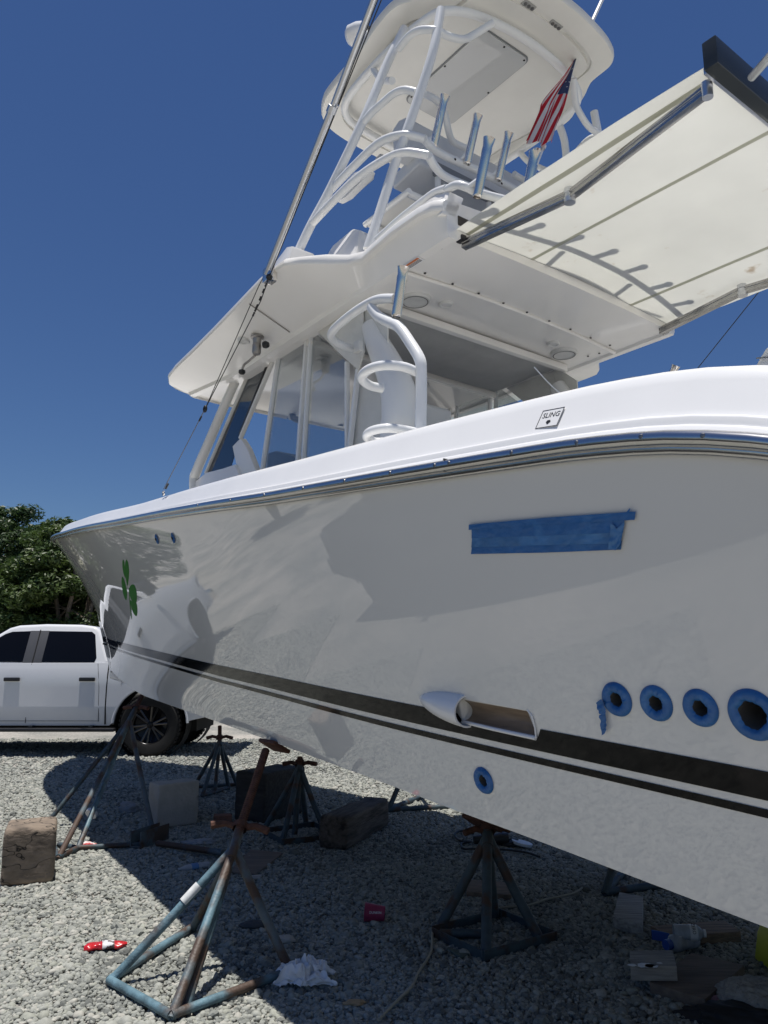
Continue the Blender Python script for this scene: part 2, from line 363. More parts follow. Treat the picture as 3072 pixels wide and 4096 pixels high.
def cut_hull():
    c = MB()
    for x, z, ro, ri in HOLES:
        n = V(*hull_n(x, z)); c.lathe([(ri, -.25), (ri, .1)], hp(x, z), n, 24, cap=True)
    p = [hp(x_, z_)+V(0, .05, 0) for x_, z_ in ((1.661, 1.172), (2.0, 1.1975), (2.0, 1.271), (1.68, 1.247))]
    c.prism(p, (0, -.13, 0))
    co = c.build('cutter', GEL, boat)
    md = hull.modifiers.new('cut', 'BOOLEAN'); md.object = co; md.solver = 'EXACT'; md.use_hole_tolerant = True
    bpy.context.view_layer.update(); dg = bpy.context.evaluated_depsgraph_get()
    me = bpy.data.meshes.new_from_object(hull.evaluated_get(dg)); hull.modifiers.clear()
    old = hull.data; hull.data = me; me.name = 'hull'; bpy.data.meshes.remove(old); bpy.data.objects.remove(co)
cut_hull()
# painted boot stripes
ZS = [(-2.4, .905), (.945, 1.148), (1.657, 1.197), (2.474, 1.252), (3.535, 1.321), (4.816, 1.393), (6.567, 1.497), (7.6, 1.556), (8.71, 1.615), (9.48, 1.656), (11, 1.735)]
def zst(x): return hermite(ZS, x)
def stripe(lo, hi, x0=-2.3, x1=10.9):
    m = MB(); N = 660
    def f(u, v):
        x = x0+(x1-x0)*u; z1_ = zst(x)-hi
        if 1.655 < x < 2.005: z1_ = min(z1_, 1.171+.075*(x-1.66)-.004)            # the exhaust recess interrupts the stripe
        z = zst(x)-lo+(z1_-zst(x)+lo)*v
        return hp(x, z, .0022)
    return m.grid(f, N, 4).build('boot_stripe', BLACK, hull, ang=60)
stripe(.069, 0); stripe(.111, .090)
# gunwale cap, swept round both sides
CAPP = [(-.006, -.012), (.002, .06), (.006, .17), (.016, .20), (.028, .205), (.030, .23), (.030, .30), (.036, .335), (.050, .345), (.053, .37), (.058, .42), (.095, .80), (.108, .93), (.122, .985), (.145, 1.0), (.30, .97), (.325, .92), (.335, .75), (.335, -.6)]
def capht(x): return .215 if x < 1.5 else max(.155, .215-.014*(x-1.5))
def cap_mesh():
    xs = [-2.4+.12*i for i in range(120)]; xs = [x for x in xs if x < 11.2]+[11.2+(XBOW-11.2)*math.sin(math.pi/2*i/16) for i in range(17)]
    m = MB(); n = len(CAPP); vs = []
    for sgn in (1, -1):
        o = len(m.v); vs = []
        for x in xs:
            dy = (yrail(min(x+.02, XBOW))-yrail(x-.02))/.04 if x < XBOW-.02 else -2.5
            nl = V(-dy, 1, 0).normalized()
            for d, h in CAPP:
                p = V(x, yrail(x), zrail(x)+h*capht(x))-nl*d
                p.y = max(p.y, 0); vs.append((p.x, p.y*sgn, p.z))
        m.add(vs, [(i*n+k, i*n+k+1, (i+1)*n+k+1, (i+1)*n+k) for i in range(len(xs)-1) for k in range(n-1)])
    return m.build('gunwale', CAPM, boat, ang=50)
gun = cap_mesh()
def deck_mesh():
    m = MB()
    def f(u, v):
        x = 5.6+(XBOW-.3-5.6)*u; w = max(0, yrail(x)-.30); y = (2*v-1)*w
        return (x, y, zrail(x)+.9*capht(x)+.02*(1-(2*v-1)**2))
    m.grid(f, 40, 10); m.grid(lambda u, v: (-2.4+8.1*u, (2*v-1)*(hull_y(-2.4+8.1*u, 1.32)-.04), 1.32), 16, 4)
    m.grid(lambda u, v: (5.6, (2*v-1)*(hull_y(5.6, 1.3+1.1*u)-.05), 1.3+1.1*u), 8, 4)
    return m.build('deck', FIBM, boat, ang=40)
deck_mesh()
# stainless rub rail and its screws
def rail_mesh():
    xs = [-2.4+.1*i for i in range(141)]; xs = [x for x in xs if x < 11.2]+[11.2+(XBOW-.01-11.2)*math.sin(math.pi/2*i/16) for i in range(17)]
    prof = [(-.004, -.030), (.004, -.030), (.010, -.024), (.010, -.012), (.026, -.009), (.033, -.002), (.036, .008), (.034, .018), (.026, .026), (.012, .031), (-.006, .033)]
    m = MB(); n = len(prof)
    for sgn in (1, -1):
        vs = []
        for x in xs:
            dy = (yrail(min(x+.02, XBOW))-yrail(x-.02))/.04 if x < XBOW-.03 else -2.5
            nl = V(-dy, 1, 0).normalized()
            for d, h in prof:
                p = V(x, yrail(x), zrail(x)+h-.006)+nl*d; vs.append((p.x, p.y*sgn, p.z))
        m.add(vs, [(i*n+k, i*n+k+1, (i+1)*n+k+1, (i+1)*n+k) for i in range(len(xs)-1) for k in range(n-1)])
    return m.build('rub_rail', RAILM, hull, ang=50)
rail_mesh()
sc0 = None
for x in (.9, 1.06, 1.255, 1.49, 1.76, 1.83, 2.07, 2.36, 2.68, 3.05, 3.45, 3.95):
    p = V(x, yrail(x)+.034, zrail(x)+.006)
    if not sc0:
        sc0 = MB().lathe([(.0001, .004), (.005, .0035), (.007, 0), (.007, -.004)], (0, 0, 0), (0, 1, 0), 10).build('screw', mat('screw_steel', (.25, .24, .24), .35, 1), hull)
        s = sc0
    else: s = share(sc0)
    s.location = p
MB().box((1.795, yrail(1.8)+.016, zrail(1.8)+.004), (.003, .022, .044)).build('rail_joint', mat('joint_dark_grey', (.05, .05, .05), .5), hull)  # thin dark grey strip marks the joint in the rail
# SLING sticker on the gunwale
def cap_pt(x, h):
    for (d0, h0), (d1, h1) in zip(CAPP, CAPP[1:]):
        if h0 <= h <= h1: t = (h-h0)/(h1-h0); return V(x, yrail(x)-(d0+(d1-d0)*t), zrail(x)+h*capht(x))
def sling():
    c = cap_pt(1.43, .56); ux = (cap_pt(1.53, .56)-cap_pt(1.33, .56)).normalized()*-1; uz = (cap_pt(1.43, .7)-cap_pt(1.43, .4)).normalized()
    sh = ux*.22; uzs = (uz+sh).normalized(); nn = uz.cross(ux).normalized()*-1
    if nn.y < 0: nn = -nn
    M = Matrix(((ux.x, uzs.x, nn.x, 0), (ux.y, uzs.y, nn.y, 0), (ux.z, uzs.z, nn.z, 0), (0, 0, 0, 1)))
    def fr(d, off): return Matrix.Translation(c+nn*off)@M
    st = MB().box((0, 0, 0), (.088, .066, .0008)).build('sling_sticker', LABELW, gun, bevel=0); st.matrix_local = fr(0, .0015)
    b = MB()
    for q, s in (((0, .032, 0), (.088, .0022, .0006)), ((0, -.032, 0), (.088, .0022, .0006)), ((.043, 0, 0), (.0022, .066, .0006)), ((-.043, 0, 0), (.0022, .066, .0006))): b.box(q, s)
    b.prism([(-.009, -.014, 0), (-.005, -.008, 0), (.006, -.008, 0), (.010, -.014, 0), (0, -.023, 0)], (0, 0, .0006))
    o = b.build('sticker_frame', INK, gun, ang=0); o.matrix_local = fr(0, .0024)
    text_mesh('sling_lettering', 'SLING', .026, INK, gun, fr(0, .0022)@Matrix.Translation((0, .011, 0)))
sling()
# blue masking tape on the hull
def patch(name, poly, m, off, parent, wr=.0, nu=60, nv=12, ext=None):
    """quad patch between a lower and an upper edge given in hull (x, z)"""
    lo, hi = poly
    def f(u, v):
        def ev(E):
            t = u*(len(E)-1); i = min(int(t), len(E)-2); t -= i
            return E[i][0]+(E[i+1][0]-E[i][0])*t, E[i][1]+(E[i+1][1]-E[i][1])*t
        a, b = ev(lo), ev(hi); x = a[0]+(b[0]-a[0])*v; z = a[1]+(b[1]-a[1])*v
        w = wr*(noise.noise(V(x*18, z*45, off*900))+.8*noise.noise(V(x*60, z*90, off*500))+1.2*max(0, noise.noise(V(x*9+z*30, z*20, off*300))-.15))
        return hp(x, z, off+abs(w))
    return MB().grid(f, nu, nv).build(name, m, parent, ang=55)
tp = empty('masking_tape', (0, 0, 0), 0, boat)
patch('tape_strip', ([(1.778, 1.737), (1.468, 1.707), (1.21, 1.686)], [(1.766, 1.763), (1.46, 1.733), (1.2, 1.708)]), TAPE, .0035, tp, .0016)
patch('tape_strip', ([(1.769, 1.758), (1.462, 1.728), (1.204, 1.702)], [(1.754, 1.791), (1.452, 1.761), (1.189, 1.735)]), TAPE2, .0050, tp, .0014)
patch('tape_strip', ([(1.757, 1.785), (1.454, 1.754), (1.19, 1.728)], [(1.747, 1.815), (1.444, 1.787), (1.174, 1.764)]), TAPE, .0062, tp, .0014)
patch('tape_strip', ([(1.761, 1.812), (1.445, 1.785), (1.146, 1.754)], [(1.754, 1.828), (1.44, 1.803), (1.137, 1.774)]), TAPE, .0076, tp, .002)
patch('tape_fold', ([(1.244, 1.692), (1.22, 1.687), (1.204, 1.699)], [(1.215, 1.759), (1.203, 1.74), (1.173, 1.756)]), TAPE2, .0092, tp, .005, 14, 14)
patch('tape_flap', ([(1.165, 1.776), (1.155, 1.775)], [(1.152, 1.784), (1.148, 1.784)]), TAPE, .0095, tp, .003, 4, 4)
def tape_ring(x, z, ro, ri, seed, parent):
    n = V(*hull_n(x, z)); a = V(0, 0, 1).cross(n).normalized(); b = n.cross(a); c = hp(x, z); N = 60; m = MB(); K = 9; rg = random.Random(seed)
    rag = [ri*(1.0+.15*noise.noise(V(k*.33, seed*3.1, 0))) for k in range(N)]
    vs = []
    for k in range(N):
        q = 2*math.pi*k/N; d = a*math.cos(q)+b*math.sin(q)
        for j in range(K):
            t = j/(K-1); r = rag[k]*.92+(ro-rag[k]*.92)*t
            h = .004+.0075*(1-abs(2*t-1)**3)*(1 if t > .08 else .5)+.006*abs(noise.noise(V(math.cos(q)*4.5+seed, math.sin(q)*4.5, t*.6+seed)))*math.sin(math.pi*min(1, t+.1))
            if t == 1: h = .0015
            vs.append(c+d*r+n*h)
    m.add(vs, [(k*K+j, ((k+1) % N)*K+j, ((k+1) % N)*K+j+1, k*K+j+1) for k in range(N) for j in range(K-1)])
    m.build('tape_ring', TAPE, parent, ang=60)
    MB().lathe([(ri*.99, .004), (ri*.99, -.2), (.0001, -.2)], c, n, 24).build('pipe_bore', mat('bore_grey', (.10, .10, .10), .6), parent)
for i, (x, z, ro, ri) in enumerate(HOLES):
    th = empty('through_hull_outlet', (0, 0, 0), 0, boat)
    tape_ring(x, z, ro, ri, i+2, th)
    if i == 0:
        patch('tape_tail', ([(1.391, 1.259), (1.379, 1.254), (1.369, 1.257)], [(1.392, 1.289), (1.374, 1.299), (1.36, 1.296)]), TAPE, .012, th, .010, 8, 10)
        patch('tape_tail', ([(1.4, 1.199), (1.391, 1.203), (1.376, 1.218)], [(1.39, 1.256), (1.381, 1.257), (1.371, 1.259)]), TAPE, .010, th, .010, 8, 12)
for q in ((5.091, 2.222), (4.689, 2.174)):
    th = empty('through_hull_outlet', (0, 0, 0), 0, boat); x, z = q
    n = V(*hull_n(x, z)); m = MB()
    a = V(0, 0, 1).cross(n).normalized(); b = n.cross(a); N = 22; vs = [hp(x, z, .012)]
    for k in range(N):
        w = 2*math.pi*k/N; r = .034*(1+.25*noise.noise(V(k*.9, x, 0))); vs.append(hp(x, z, .002+.006*(k % 2))+a*r*math.cos(w)+b*r*math.sin(w))
    m.add(vs, [(0, k+1, (k+1) % N+1) for k in range(N)]); m.build('tape_plug', TAPE, th, ang=60)
    MB().lathe([(.010, .014), (.010, .002)], hp(x, z), n, 12, cap=True).build('plug_centre', DARK, th)
# shamrock decal
def decal(poly, name='leaf_shape'):
    pts = [V(*q, 0) for q in poly]; s = smooth(pts, 5, True); c = sum(s, V(0, 0, 0))/len(s)
    m = MB(); vs = [hp(c.x, c.y, .0012)]+[hp(p.x, p.y, .0012) for p in s]; n = len(s)
    m.add(vs, [(0, i+1, (i+1) % n+1) for i in range(n)]); return m
sh = empty('shamrock_decal', (0, 0, 0), 0, boat)
LEAVES = [[(6.339, 2.221), (6.312, 2.207), (6.404, 2.143), (6.512, 2.09), (6.501, 2.139), (6.422, 2.193)],
          [(6.224, 2.21), (6.197, 2.182), (6.295, 2.113), (6.539, 2.029), (6.501, 2.085), (6.38, 2.161)],
          [(6.611, 2.111), (6.578, 2.085), (6.624, 2.019), (6.704, 1.967), (6.844, 1.93), (6.876, 1.961), (6.821, 2.021), (6.711, 2.083)],
          [(6.348, 2.024), (6.267, 2.006), (6.3, 1.946), (6.43, 1.888), (6.571, 1.887), (6.611, 1.928), (6.575, 1.981), (6.472, 2.014)],
          [(6.674, 1.918), (6.565, 1.89), (6.455, 1.876), (6.513, 1.824), (6.638, 1.782), (6.724, 1.801), (6.739, 1.851)],
          [(6.549, 1.999), (6.529, 1.998), (6.721, 1.886), (6.89, 1.777), (6.923, 1.779), (6.78, 1.875)]]
for k, L in enumerate(LEAVES): decal(L).build('stem' if k == 5 else 'leaf', GREEN, sh, ang=60)
# exhaust scoop and its recess
def scoop():
    sc = empty('exhaust_scoop', (0, 0, 0), 0, boat)
    m = MB(); NU, NV = 22, 18
    def shell(t):
        def f(u, v):
            x = 2.225-(.262)*u; cz = 1.262-.030*u+.0025*(1-u)
            hh = .052*(1-(1-u)**2.1)**.62+.0005-t*(u > .02); a = math.pi*v
            z = cz-hh*math.cos(a); out = (.062*(1-(1-u)**2)**.7-t)*math.sin(a)
            if u > .93: out *= 1-.5*0
            return hp(x-.0*u, z, max(-.004, out))
        return f
    m.grid(shell(0), NU, NV); m.build('scoop_shell', CAPM, sc, ang=50, solid=.006)
    r = MB()
    lo = [hp(1.66, 1.171), hp(2.0, 1.197)]; hi = [hp(1.68, 1.248), hp(2.0, 1.272)]
    def tr(u, v):
        a = lo[0].lerp(lo[1], u); b = hi[0].lerp(hi[1], u); p = a.lerp(b, v); return p-V(0, 1, 0)*(.052*math.sin(math.pi*min(1, max(0, v)))**.55+.0005)
    r.grid(tr, 12, 14); r.build('recess', mat('resin_brown', (.27, .205, .15), .4, var=.25, vs=9, stretch=(1, 6, 6)), sc, ang=50)
    MB().tube([hp(2.0, 1.196, .004), hp(1.85, 1.183, .006), hp(1.664, 1.168, .006)], .0065, 8).build('recess_lip', CAPM, sc)
    MB().tube([hp(1.664, 1.168, .004), hp(1.659, 1.20, .004), hp(1.664, 1.235, .002), hp(1.68, 1.25, 0)], .0028, 8).build('recess_lip', CAPM, sc)
scoop()

# ---------------------------------------------------------------- hardtop
HT = [(2.60, 1.02), (2.64, 1.06), (2.72, 1.085), (2.94, 1.088), (3.12, 1.072), (3.22, 1.078), (3.30, 1.12), (3.38, 1.23), (3.46, 1.34), (3.53, 1.40), (3.63, 1.41), (3.8, 1.41), (4.2, 1.375), (4.6, 1.34), (5.0, 1.31), (5.4, 1.285), (5.62, 1.255), (5.75, 1.20), (5.83, 1.11), (5.88, .98), (5.905, .80), (5.915, .55), (5.92, .0)]
def hardtop():
    m = MB(); rows = []
    for x, w in HT:
        zc = 3.50; ze = 3.60+(.02 if x < 3.2 else 0)
        cr = min(.985, max(.02, w-.04)) if x < 5 else min(.985-.0*(x-5), max(.01, w-.05))
        th = .055 if x > 3.4 else .07
        sec = [(0, ze+th+.045), (w*.6, ze+th+.035), (w-.10 if w > .2 else w*.5, ze+th+.008), (w-.015 if w > .05 else w*.9, ze+th-.006), (w, ze+th*.6), (w+.004, ze+.012), (w-.004, ze), (w-.03 if w > .1 else w*.8, ze-.006)]
        cz = zc if x < 5.0 else zc+(x-5.0)*.10
        sec += [(cr+.012, cz+.012), (cr, cz-.012), (cr-.05 if cr > .1 else cr*.8, cz-.014), (cr-.06 if cr > .1 else cr*.7, cz+.004), (cr*.5, cz+.016), (0, cz+.02)]
        rows.append([(x, y, z) for y, z in sec])
    n = len(rows[0]); full = [r+[(p[0], -p[1], p[2]) for p in reversed(r)] for r in rows]; N = 2*n
    vs = [p for r in full for p in r]
    fs = [(i*N+k, i*N+(k+1) % N, (i+1)*N+(k+1) % N, (i+1)*N+k) for i in range(len(full)-1) for k in range(N)]
    fs.append(tuple(range(N)))
    m.add(vs, fs); return m.build('hardtop', FIB, boat, ang=32)
ht = hardtop()
MB().box((2.625, 0, 3.60), (.06, 1.84, .05)).build('awning_slot', mat('slot_shadow_brown', (.06, .05, .04), .8), ht)
def wedge(name, pts, off, m=FIB, bev=.012, parent=None): return MB().prism(pts, off).build(name, m, parent or ht, bevel=bev)
# raised fairings on the hardtop where the tower legs land
for s in (1, -1):
    wedge('leg_fairing', [(4.55, 1.23*s, 3.66), (3.62, 1.33*s, 3.66), (3.62, 1.30*s, 3.80), (3.74, 1.27*s, 3.86), (3.90, 1.24*s, 3.86)], (0, -.16*s, 0))
    wedge('side_fairing', [(3.50, 1.12*s, 3.66), (3.30, 1.06*s, 3.66), (3.32, 1.03*s, 3.86), (3.40, 1.02*s, 3.91), (3.56, 1.06*s, 3.86), (3.72, 1.10*s, 3.70)], (.02, -.30*s, 0), bev=.02)
    wedge('corner_horn', [(2.60, 1.03*s, 3.60), (2.60, .97*s, 3.745), (2.70, .98*s, 3.775), (2.86, 1.02*s, 3.74), (3.10, 1.04*s, 3.66), (3.1, 1.04*s, 3.6)], (0, -.10*s, 0), bev=.012)
MB().prism([(3.05, .35, 3.72), (3.75, .35, 3.74), (3.75, -.35, 3.74), (3.05, -.35, 3.72)], (0, 0, .03)).build('roof_hatch', TGLASS, ht, bevel=.01)
# seam lines and fittings of the underside
MB().tube([(4.05, 1.35, 3.585), (4.12, 1.02, 3.512)], .004, 6).build('panel_seam', mat('seam_grey', (.30, .28, .26), .7), ht)
def disc_set(name, x, y, z, prof, m, n=28): return MB().lathe(prof, (x, y, z), (0, 0, -1), n).build(name, m, ht, ang=40)
for y in (.66, -.68):
    sp = disc_set('speaker', 3.26, y, 3.503, [(.0001, .006), (.05, .008), (.066, .010), (.070, .012), (.086, .012), (.092, .006), (.094, -.01)], mat('speaker_white', (.66, .66, .64), .5, bump=.004, bs=160))
    disc_set('speaker_ring', 3.26, y, 3.501, [(.072, .0125), (.075, .014), (.078, .0125)], mat('ring_dark_grey', (.12, .12, .12), .6))  # narrow dark grey ring set inside the speaker rim
for x, y in ((3.2, .47), (3.2, -.5), (4.35, .30), (4.35, -.32), (4.35, .62), (4.5, 1.16)):
    disc_set('ceiling_light', x, y, 3.508 if y < 1 else 3.545, [(.0001, .004), (.026, .005), (.028, .009), (.038, .009), (.042, .004), (.042, -.02)], mat('light_bezel', (.68, .68, .66), .35))
scr = None
for k in range(9):
    y = .82-1.64*k/8; x = 3.02+.10*(1-(y/.82)**2)*.0
    if not scr: scr = MB().lathe([(.0001, .003), (.007, .002), (.008, -.003)], (0, 0, 0), (0, 0, -1), 8).build('screw', mat('dark_screw', (.04, .04, .04), .5), ht); s = scr
    else: s = share(scr)
    s.location = (2.98, y, 3.508 if abs(y) < .6 else 3.503)
for x, y in ((3.18, .84), (3.18, -.84), (2.72, .93), (3.1, .86), (3.1, -.86)): share(scr).location = (x, y, 3.496)
def crossbar(x, z, r, name, m=FIB):
    return MB().tube(smooth([(x, .92, z-.012), (x-.01, .5, z+.004), (x-.015, 0, z+.010), (x-.01, -.5, z+.004), (x, -.92, z-.012)], 8), r, 10).build(name, m, ht)
crossbar(3.02, 3.502, .012, 'ceiling_ridge')
MB().box((3.40, 0, 3.478), (.05, 1.72, .05)).build('ceiling_beam', FIB, ht, bevel=.012)
MB().grid(lambda u, v: (3.44+.62*u, (2*v-1)*.80, 3.486-.045*math.sin(math.pi*u)*(1-(2*v-1)**4)-.01*noise.noise(V(u*4, v*9, 0))), 14, 24).build('headliner_cloth', GREYCLOTH, ht, ang=60, solid=.006)
MB().box((4.12, 0, 3.478), (.05, 1.76, .045)).build('ceiling_beam', FIB, ht, bevel=.012)
# warning label by the rod holder
wl_ = empty('warning_label', (0, 0, 0), 0, ht)
MB().box((2.92, .965, 3.483), (.16, .05, .004)).build('label_sheet', LABELW, ht); bpy.data.objects.remove(wl_)
MB().box((2.92, .980, 3.4805), (.15, .014, .002)).build('label_band', ORANGE, ht)
for k in range(3): MB().box((2.92, .966-.008*k, 3.4806), (.14, .003, .001)).build('label_line', INK, ht)
# deck camera and rod clamp under the wing
fl = empty('rod_clamp', (0, 0, 0), 0, boat)
MB().lathe([(.0001, 0), (.045, .001), (.045, .008), (.03, .014), (.026, .05)], (4.36, 1.13, 3.535), (0, 0, -1), 16).lathe([(.026, 0), (.03, .01), (.03, .06), (.024, .075), (.0001, .08)], (4.36, 1.13, 3.485), (.05, 0, -1), 16).build('clamp_body', mat('bead_steel', (.35, .33, .31), .4, .8), fl)
MB().lathe([(.0001, 0), (.022, .004), (.026, .02), (.018, .04), (.0001, .045)], (4.33, 1.10, 3.475), (-.8, -.5, -.1), 12).build('clamp_knob', PLAST, fl)
MB().tube(smooth([(4.38, 1.13, 3.41), (4.45, 1.14, 3.39), (4.52, 1.14, 3.385), (4.55, 1.14, 3.355)], 5), .008, 8).build('clamp_arm', mat('bead_steel', (.35, .33, .31), .4, .8), fl)
MB().lathe([(.0001, 0), (.022, .004), (.024, .02), (.016, .03), (.0001, .032)], (4.55, 1.14, 3.358), (0, 0, -1), 12).build('clamp_foot', RUBBER, fl)

# ---------------------------------------------------------------- cabin sides and windows
def bar(name, p, q, w, m, parent, d=.03, bev=.006):
    p, q = V(*p), V(*q); a = (q-p); L = a.length; rot = a.to_track_quat('Z', 'Y').to_matrix()
    x = V(0, 1, 0); z = a.normalized(); y = z.cross(x).normalized(); x = y.cross(z)
    M = Matrix((y, x, z)).transposed()
    return MB().box((p+q)/2, (w, d, L), M).build(name, m, parent, bevel=bev)
cab = MB().prism([(4.72, .84, 1.33), (6.12, .80, 1.33), (6.05, .78, 2.72), (5.78, .78, 2.86), (5.45, .78, 2.80), (5.05, .80, 2.62), (4.72, .82, 2.35)], (0, -1.6, 0)).build('console', FIB, boat, bevel=.02)
enc = empty('windshield', (0, 0, 0), 0, boat)
for s in (1, -1):
    def S_(pts): return [(p[0], p[1]*s, p[2]) for p in pts]
    pil = S_(smooth([(5.175, 0.85, 3.615), (5.371, 0.87, 3.407), (5.627, 0.88, 3.153), (5.848, 0.88, 2.956), (5.919, 0.87, 2.863), (5.86, .86, 2.55)], 5))
    MB().tube(pil, [.034+.012*i/len(pil) for i in range(len(pil))], 14).build('pillar', FIBM, enc)
    q = S_([(5.044, 0.84, 3.552), (4.704, 0.84, 3.56), (5.14, 0.84, 3.104), (5.236, 0.84, 2.968), (5.306, 0.84, 2.867), (5.754, 0.84, 2.91)])
    MB().prism(q, (0, -.006*s, 0)).build('pane', TINT, enc, ang=20)
    e = S_([(4.689, 0.845, 3.565), (5.144, 0.845, 3.089)]); bar('frame', e[0], e[1], .022, PLAST, enc)
    e = S_([(4.731, 0.845, 3.582), (5.044, 0.845, 3.561)]); bar('frame', e[0], e[1], .022, PLAST, enc)
    e = S_([(5.043, 0.845, 3.546), (5.75, 0.845, 2.908)]); bar('frame', e[0], e[1], .02, FIBM, enc)
    e = S_([(4.607, 0.86, 3.544), (5.111, 0.86, 3.05)]); bar('frame', e[0], e[1], .028, FIBM, enc)
    q = S_([(5.111, 0.86, 3.057), (5.247, 0.86, 3.021), (5.11, 0.86, 2.741), (4.828, 0.86, 2.729), (5, 0.86, 2.954)])
    MB().prism(q, (0, -.05*s, 0)).build('side_panel', FIB, enc, bevel=.008)
    for a_, b_, wd in (((4.54, 0.86, 3.559), (4.74, 0.86, 2.722), .030), ((4.157, 0.86, 3.58), (4.248, 0.86, 2.683), .026), ((4.1, 0.865, 3.563), (4.166, 0.865, 2.673), .022), ((3.681, 0.86, 3.203), (3.668, 0.86, 2.631), .020), ((3.56, 0.86, 3.118), (3.649, 0.86, 2.632), .026)):
        e = S_([a_, b_]); dn = (V(*e[1])-V(*e[0])).normalized(); bar('frame', e[0], tuple(V(*e[1])+dn*.35), wd, TUBE, enc)
    e = S_([(3.49, 0.9, 3.595), (4.892, 0.9, 3.543)]); bar('top_track', e[0], e[1], .03, FIB, enc, .04)
    q = S_([(4.538, 0.855, 3.554), (4.179, 0.855, 3.572), (4.263, 0.855, 2.683), (4.289, 0.855, 2.461), (4.798, 0.855, 2.549)])
    MB().prism(q, (0, -.005*s, 0)).build('pane', CLEAR, enc, ang=20)
    q = S_([(4.095, 0.858, 3.558), (3.688, 0.858, 3.202), (3.671, 0.858, 2.626), (3.667, 0.858, 2.398), (4.175, 0.858, 2.489)])
    MB().prism(q, (0, -.005*s, 0)).build('pane', CLEAR, enc, ang=20)
    q = S_([(5.895, 0.88, 2.857), (5.67, 0.88, 2.893), (5.365, 0.88, 2.866), (5.152, 0.88, 2.855), (5.046, 0.88, 2.732), (4.762, 0.88, 2.717), (4.682, 0.88, 2.526), (5.903, 0.88, 2.736)])
    MB().prism(q, (0, -.03*s, 0)).build('window_sill', FIB, enc, bevel=.006)
    # canvas curtains at the aft corner
    q = S_([(3.482, 0.9, 3.592), (3.765, 0.89, 3.591), (4.049, 0.88, 3.557), (3.794, 0.88, 3.322), (3.535, 0.88, 3.097), (3.47, 0.885, 3.196), (3.476, 0.89, 3.409)])
    MB().prism(q, (0, -.012*s, 0)).build('curtain', CANVAS, enc, bevel=.003)
    q = S_([(3.517, 0.87, 3.553), (3.4, 0.86, 3.446), (3.286, 0.85, 3.349), (3.287, 0.85, 3.187), (3.343, 0.86, 3.26), (3.407, 0.865, 3.308), (3.492, 0.87, 3.319)])
    MB().prism(q, (0, -.012*s, 0)).build('curtain', CANVAS, enc, bevel=.003)
    q = S_([(3.588, 0.83, 3.122), (3.374, 0.8, 2.89), (3.374, 0.8, 2.458), (3.685, 0.83, 2.516)])
    MB().prism(q, (0, -.01*s, 0)).build('curtain', CANVAS, enc, bevel=.003)
    # hardtop leg
    L = S_(smooth([(3.46, 0.84, 3.359), (3.387, 0.84, 3.219), (3.278, 0.84, 3.038), (3.2, 0.84, 2.875), (3.185, 0.84, 2.723), (3.189, 0.84, 2.589), (2.98, .84, 2.2), (2.97, .84, 1.33)], 6))
    rr = [.058+.044*min(1, i/18) for i in range(len(L))]
    MB().tube(L, rr, 20).build('hardtop_leg', TUBE, boat, ang=60)
# dash, screens and seats seen through the windows
MB().prism([(5.556, 0.4, 2.924), (5.542, 0.4, 3.108), (5.412, 0.4, 3.101), (5.201, 0.4, 3.03), (5.051, 0.4, 2.963), (5.045, 0.4, 2.823)], (0, -.9, 0)).build('dash', PLAST, boat, bevel=.02)
MB().tube([(4.9, .30, 2.62), (4.94, .33, 2.84), (4.90, .36, 2.90)], .012, 8).build('throttle', CHROME, boat)
MB().tube(smooth([(5.843, 0, 3.728), (5.832, 0, 3.613), (5.79, 0, 3.551), (5.63, 0, 3.489)], 4), .03, 8).build('screen_arm', PLAST, boat)
MB().prism([(6.483, -0.5, 3.943), (5.774, -0.5, 3.689), (5.772, -0.5, 3.572), (6.478, -0.5, 3.816)], (0, -.02, 0)).build('overhead_screen', mat('screen_blue_grey', (.05, .07, .10), .15), boat)
def seat(y):
    st = empty('helm_seat', (0, 0, 0), 0, boat)
    MB().box((3.88, y, 2.35), (.48, .5, .14)).build('cushion', VINYL, st, bevel=.05, seg=3)
    MB().box((3.66, y, 2.72), (.12, .5, .62), Matrix.Rotation(R(-8), 3, 'Y')).build('backrest', VINYL, st, bevel=.045, seg=3)
    MB().lathe([(.06, 0), (.05, .9), (.12, .95)], (3.88, y, 1.33), (0, 0, 1), 14).build('pedestal', FIB, st)
seat(.34); seat(-.34)
MB().box((3.30, 0, 2.66), (.10, 1.15, .12)).build('leaning_rail', FIB, boat, bevel=.03)
MB().box((3.22, -.32, 2.72), (.05, .42, .16)).build('livewell_lid', FIB, boat, bevel=.03)
MB().tube([(2.95, -.15, 2.2), (2.95, -.15, 2.86)], .022, 12).build('inner_post', ALU, boat)
hk = empty('hose_hook', (0, 0, 0), 0, boat)
MB().lathe([(.02, 0), (.034, .02), (.034, .06), (.03, .07), (.0001, .072)], (2.45, .28, 2.66), (0, 0, 1), 12).build('hook_cup', mat('bead_steel', (.35, .33, .31), .4, .8), hk)
MB().lathe([(.0001, 0), (.03, .01), (.034, .06), (.02, .09), (.0001, .095)], (2.41, .24, 2.66), (-.7, -.9, .1), 12).build('hook_knob', PLAST, hk)
MB().tube(smooth([(2.44, .3, 2.73), (2.50, .36, 2.80), (2.57, .42, 2.92)], 4), .003, 6).build('string', PAPER, hk)
MB().tube(smooth([(2.40, .2, 2.68), (2.3, .15, 2.73), (2.22, .08, 2.73), (2.15, .04, 2.66)], 5), .003, 6).build('string', PAPER, hk)

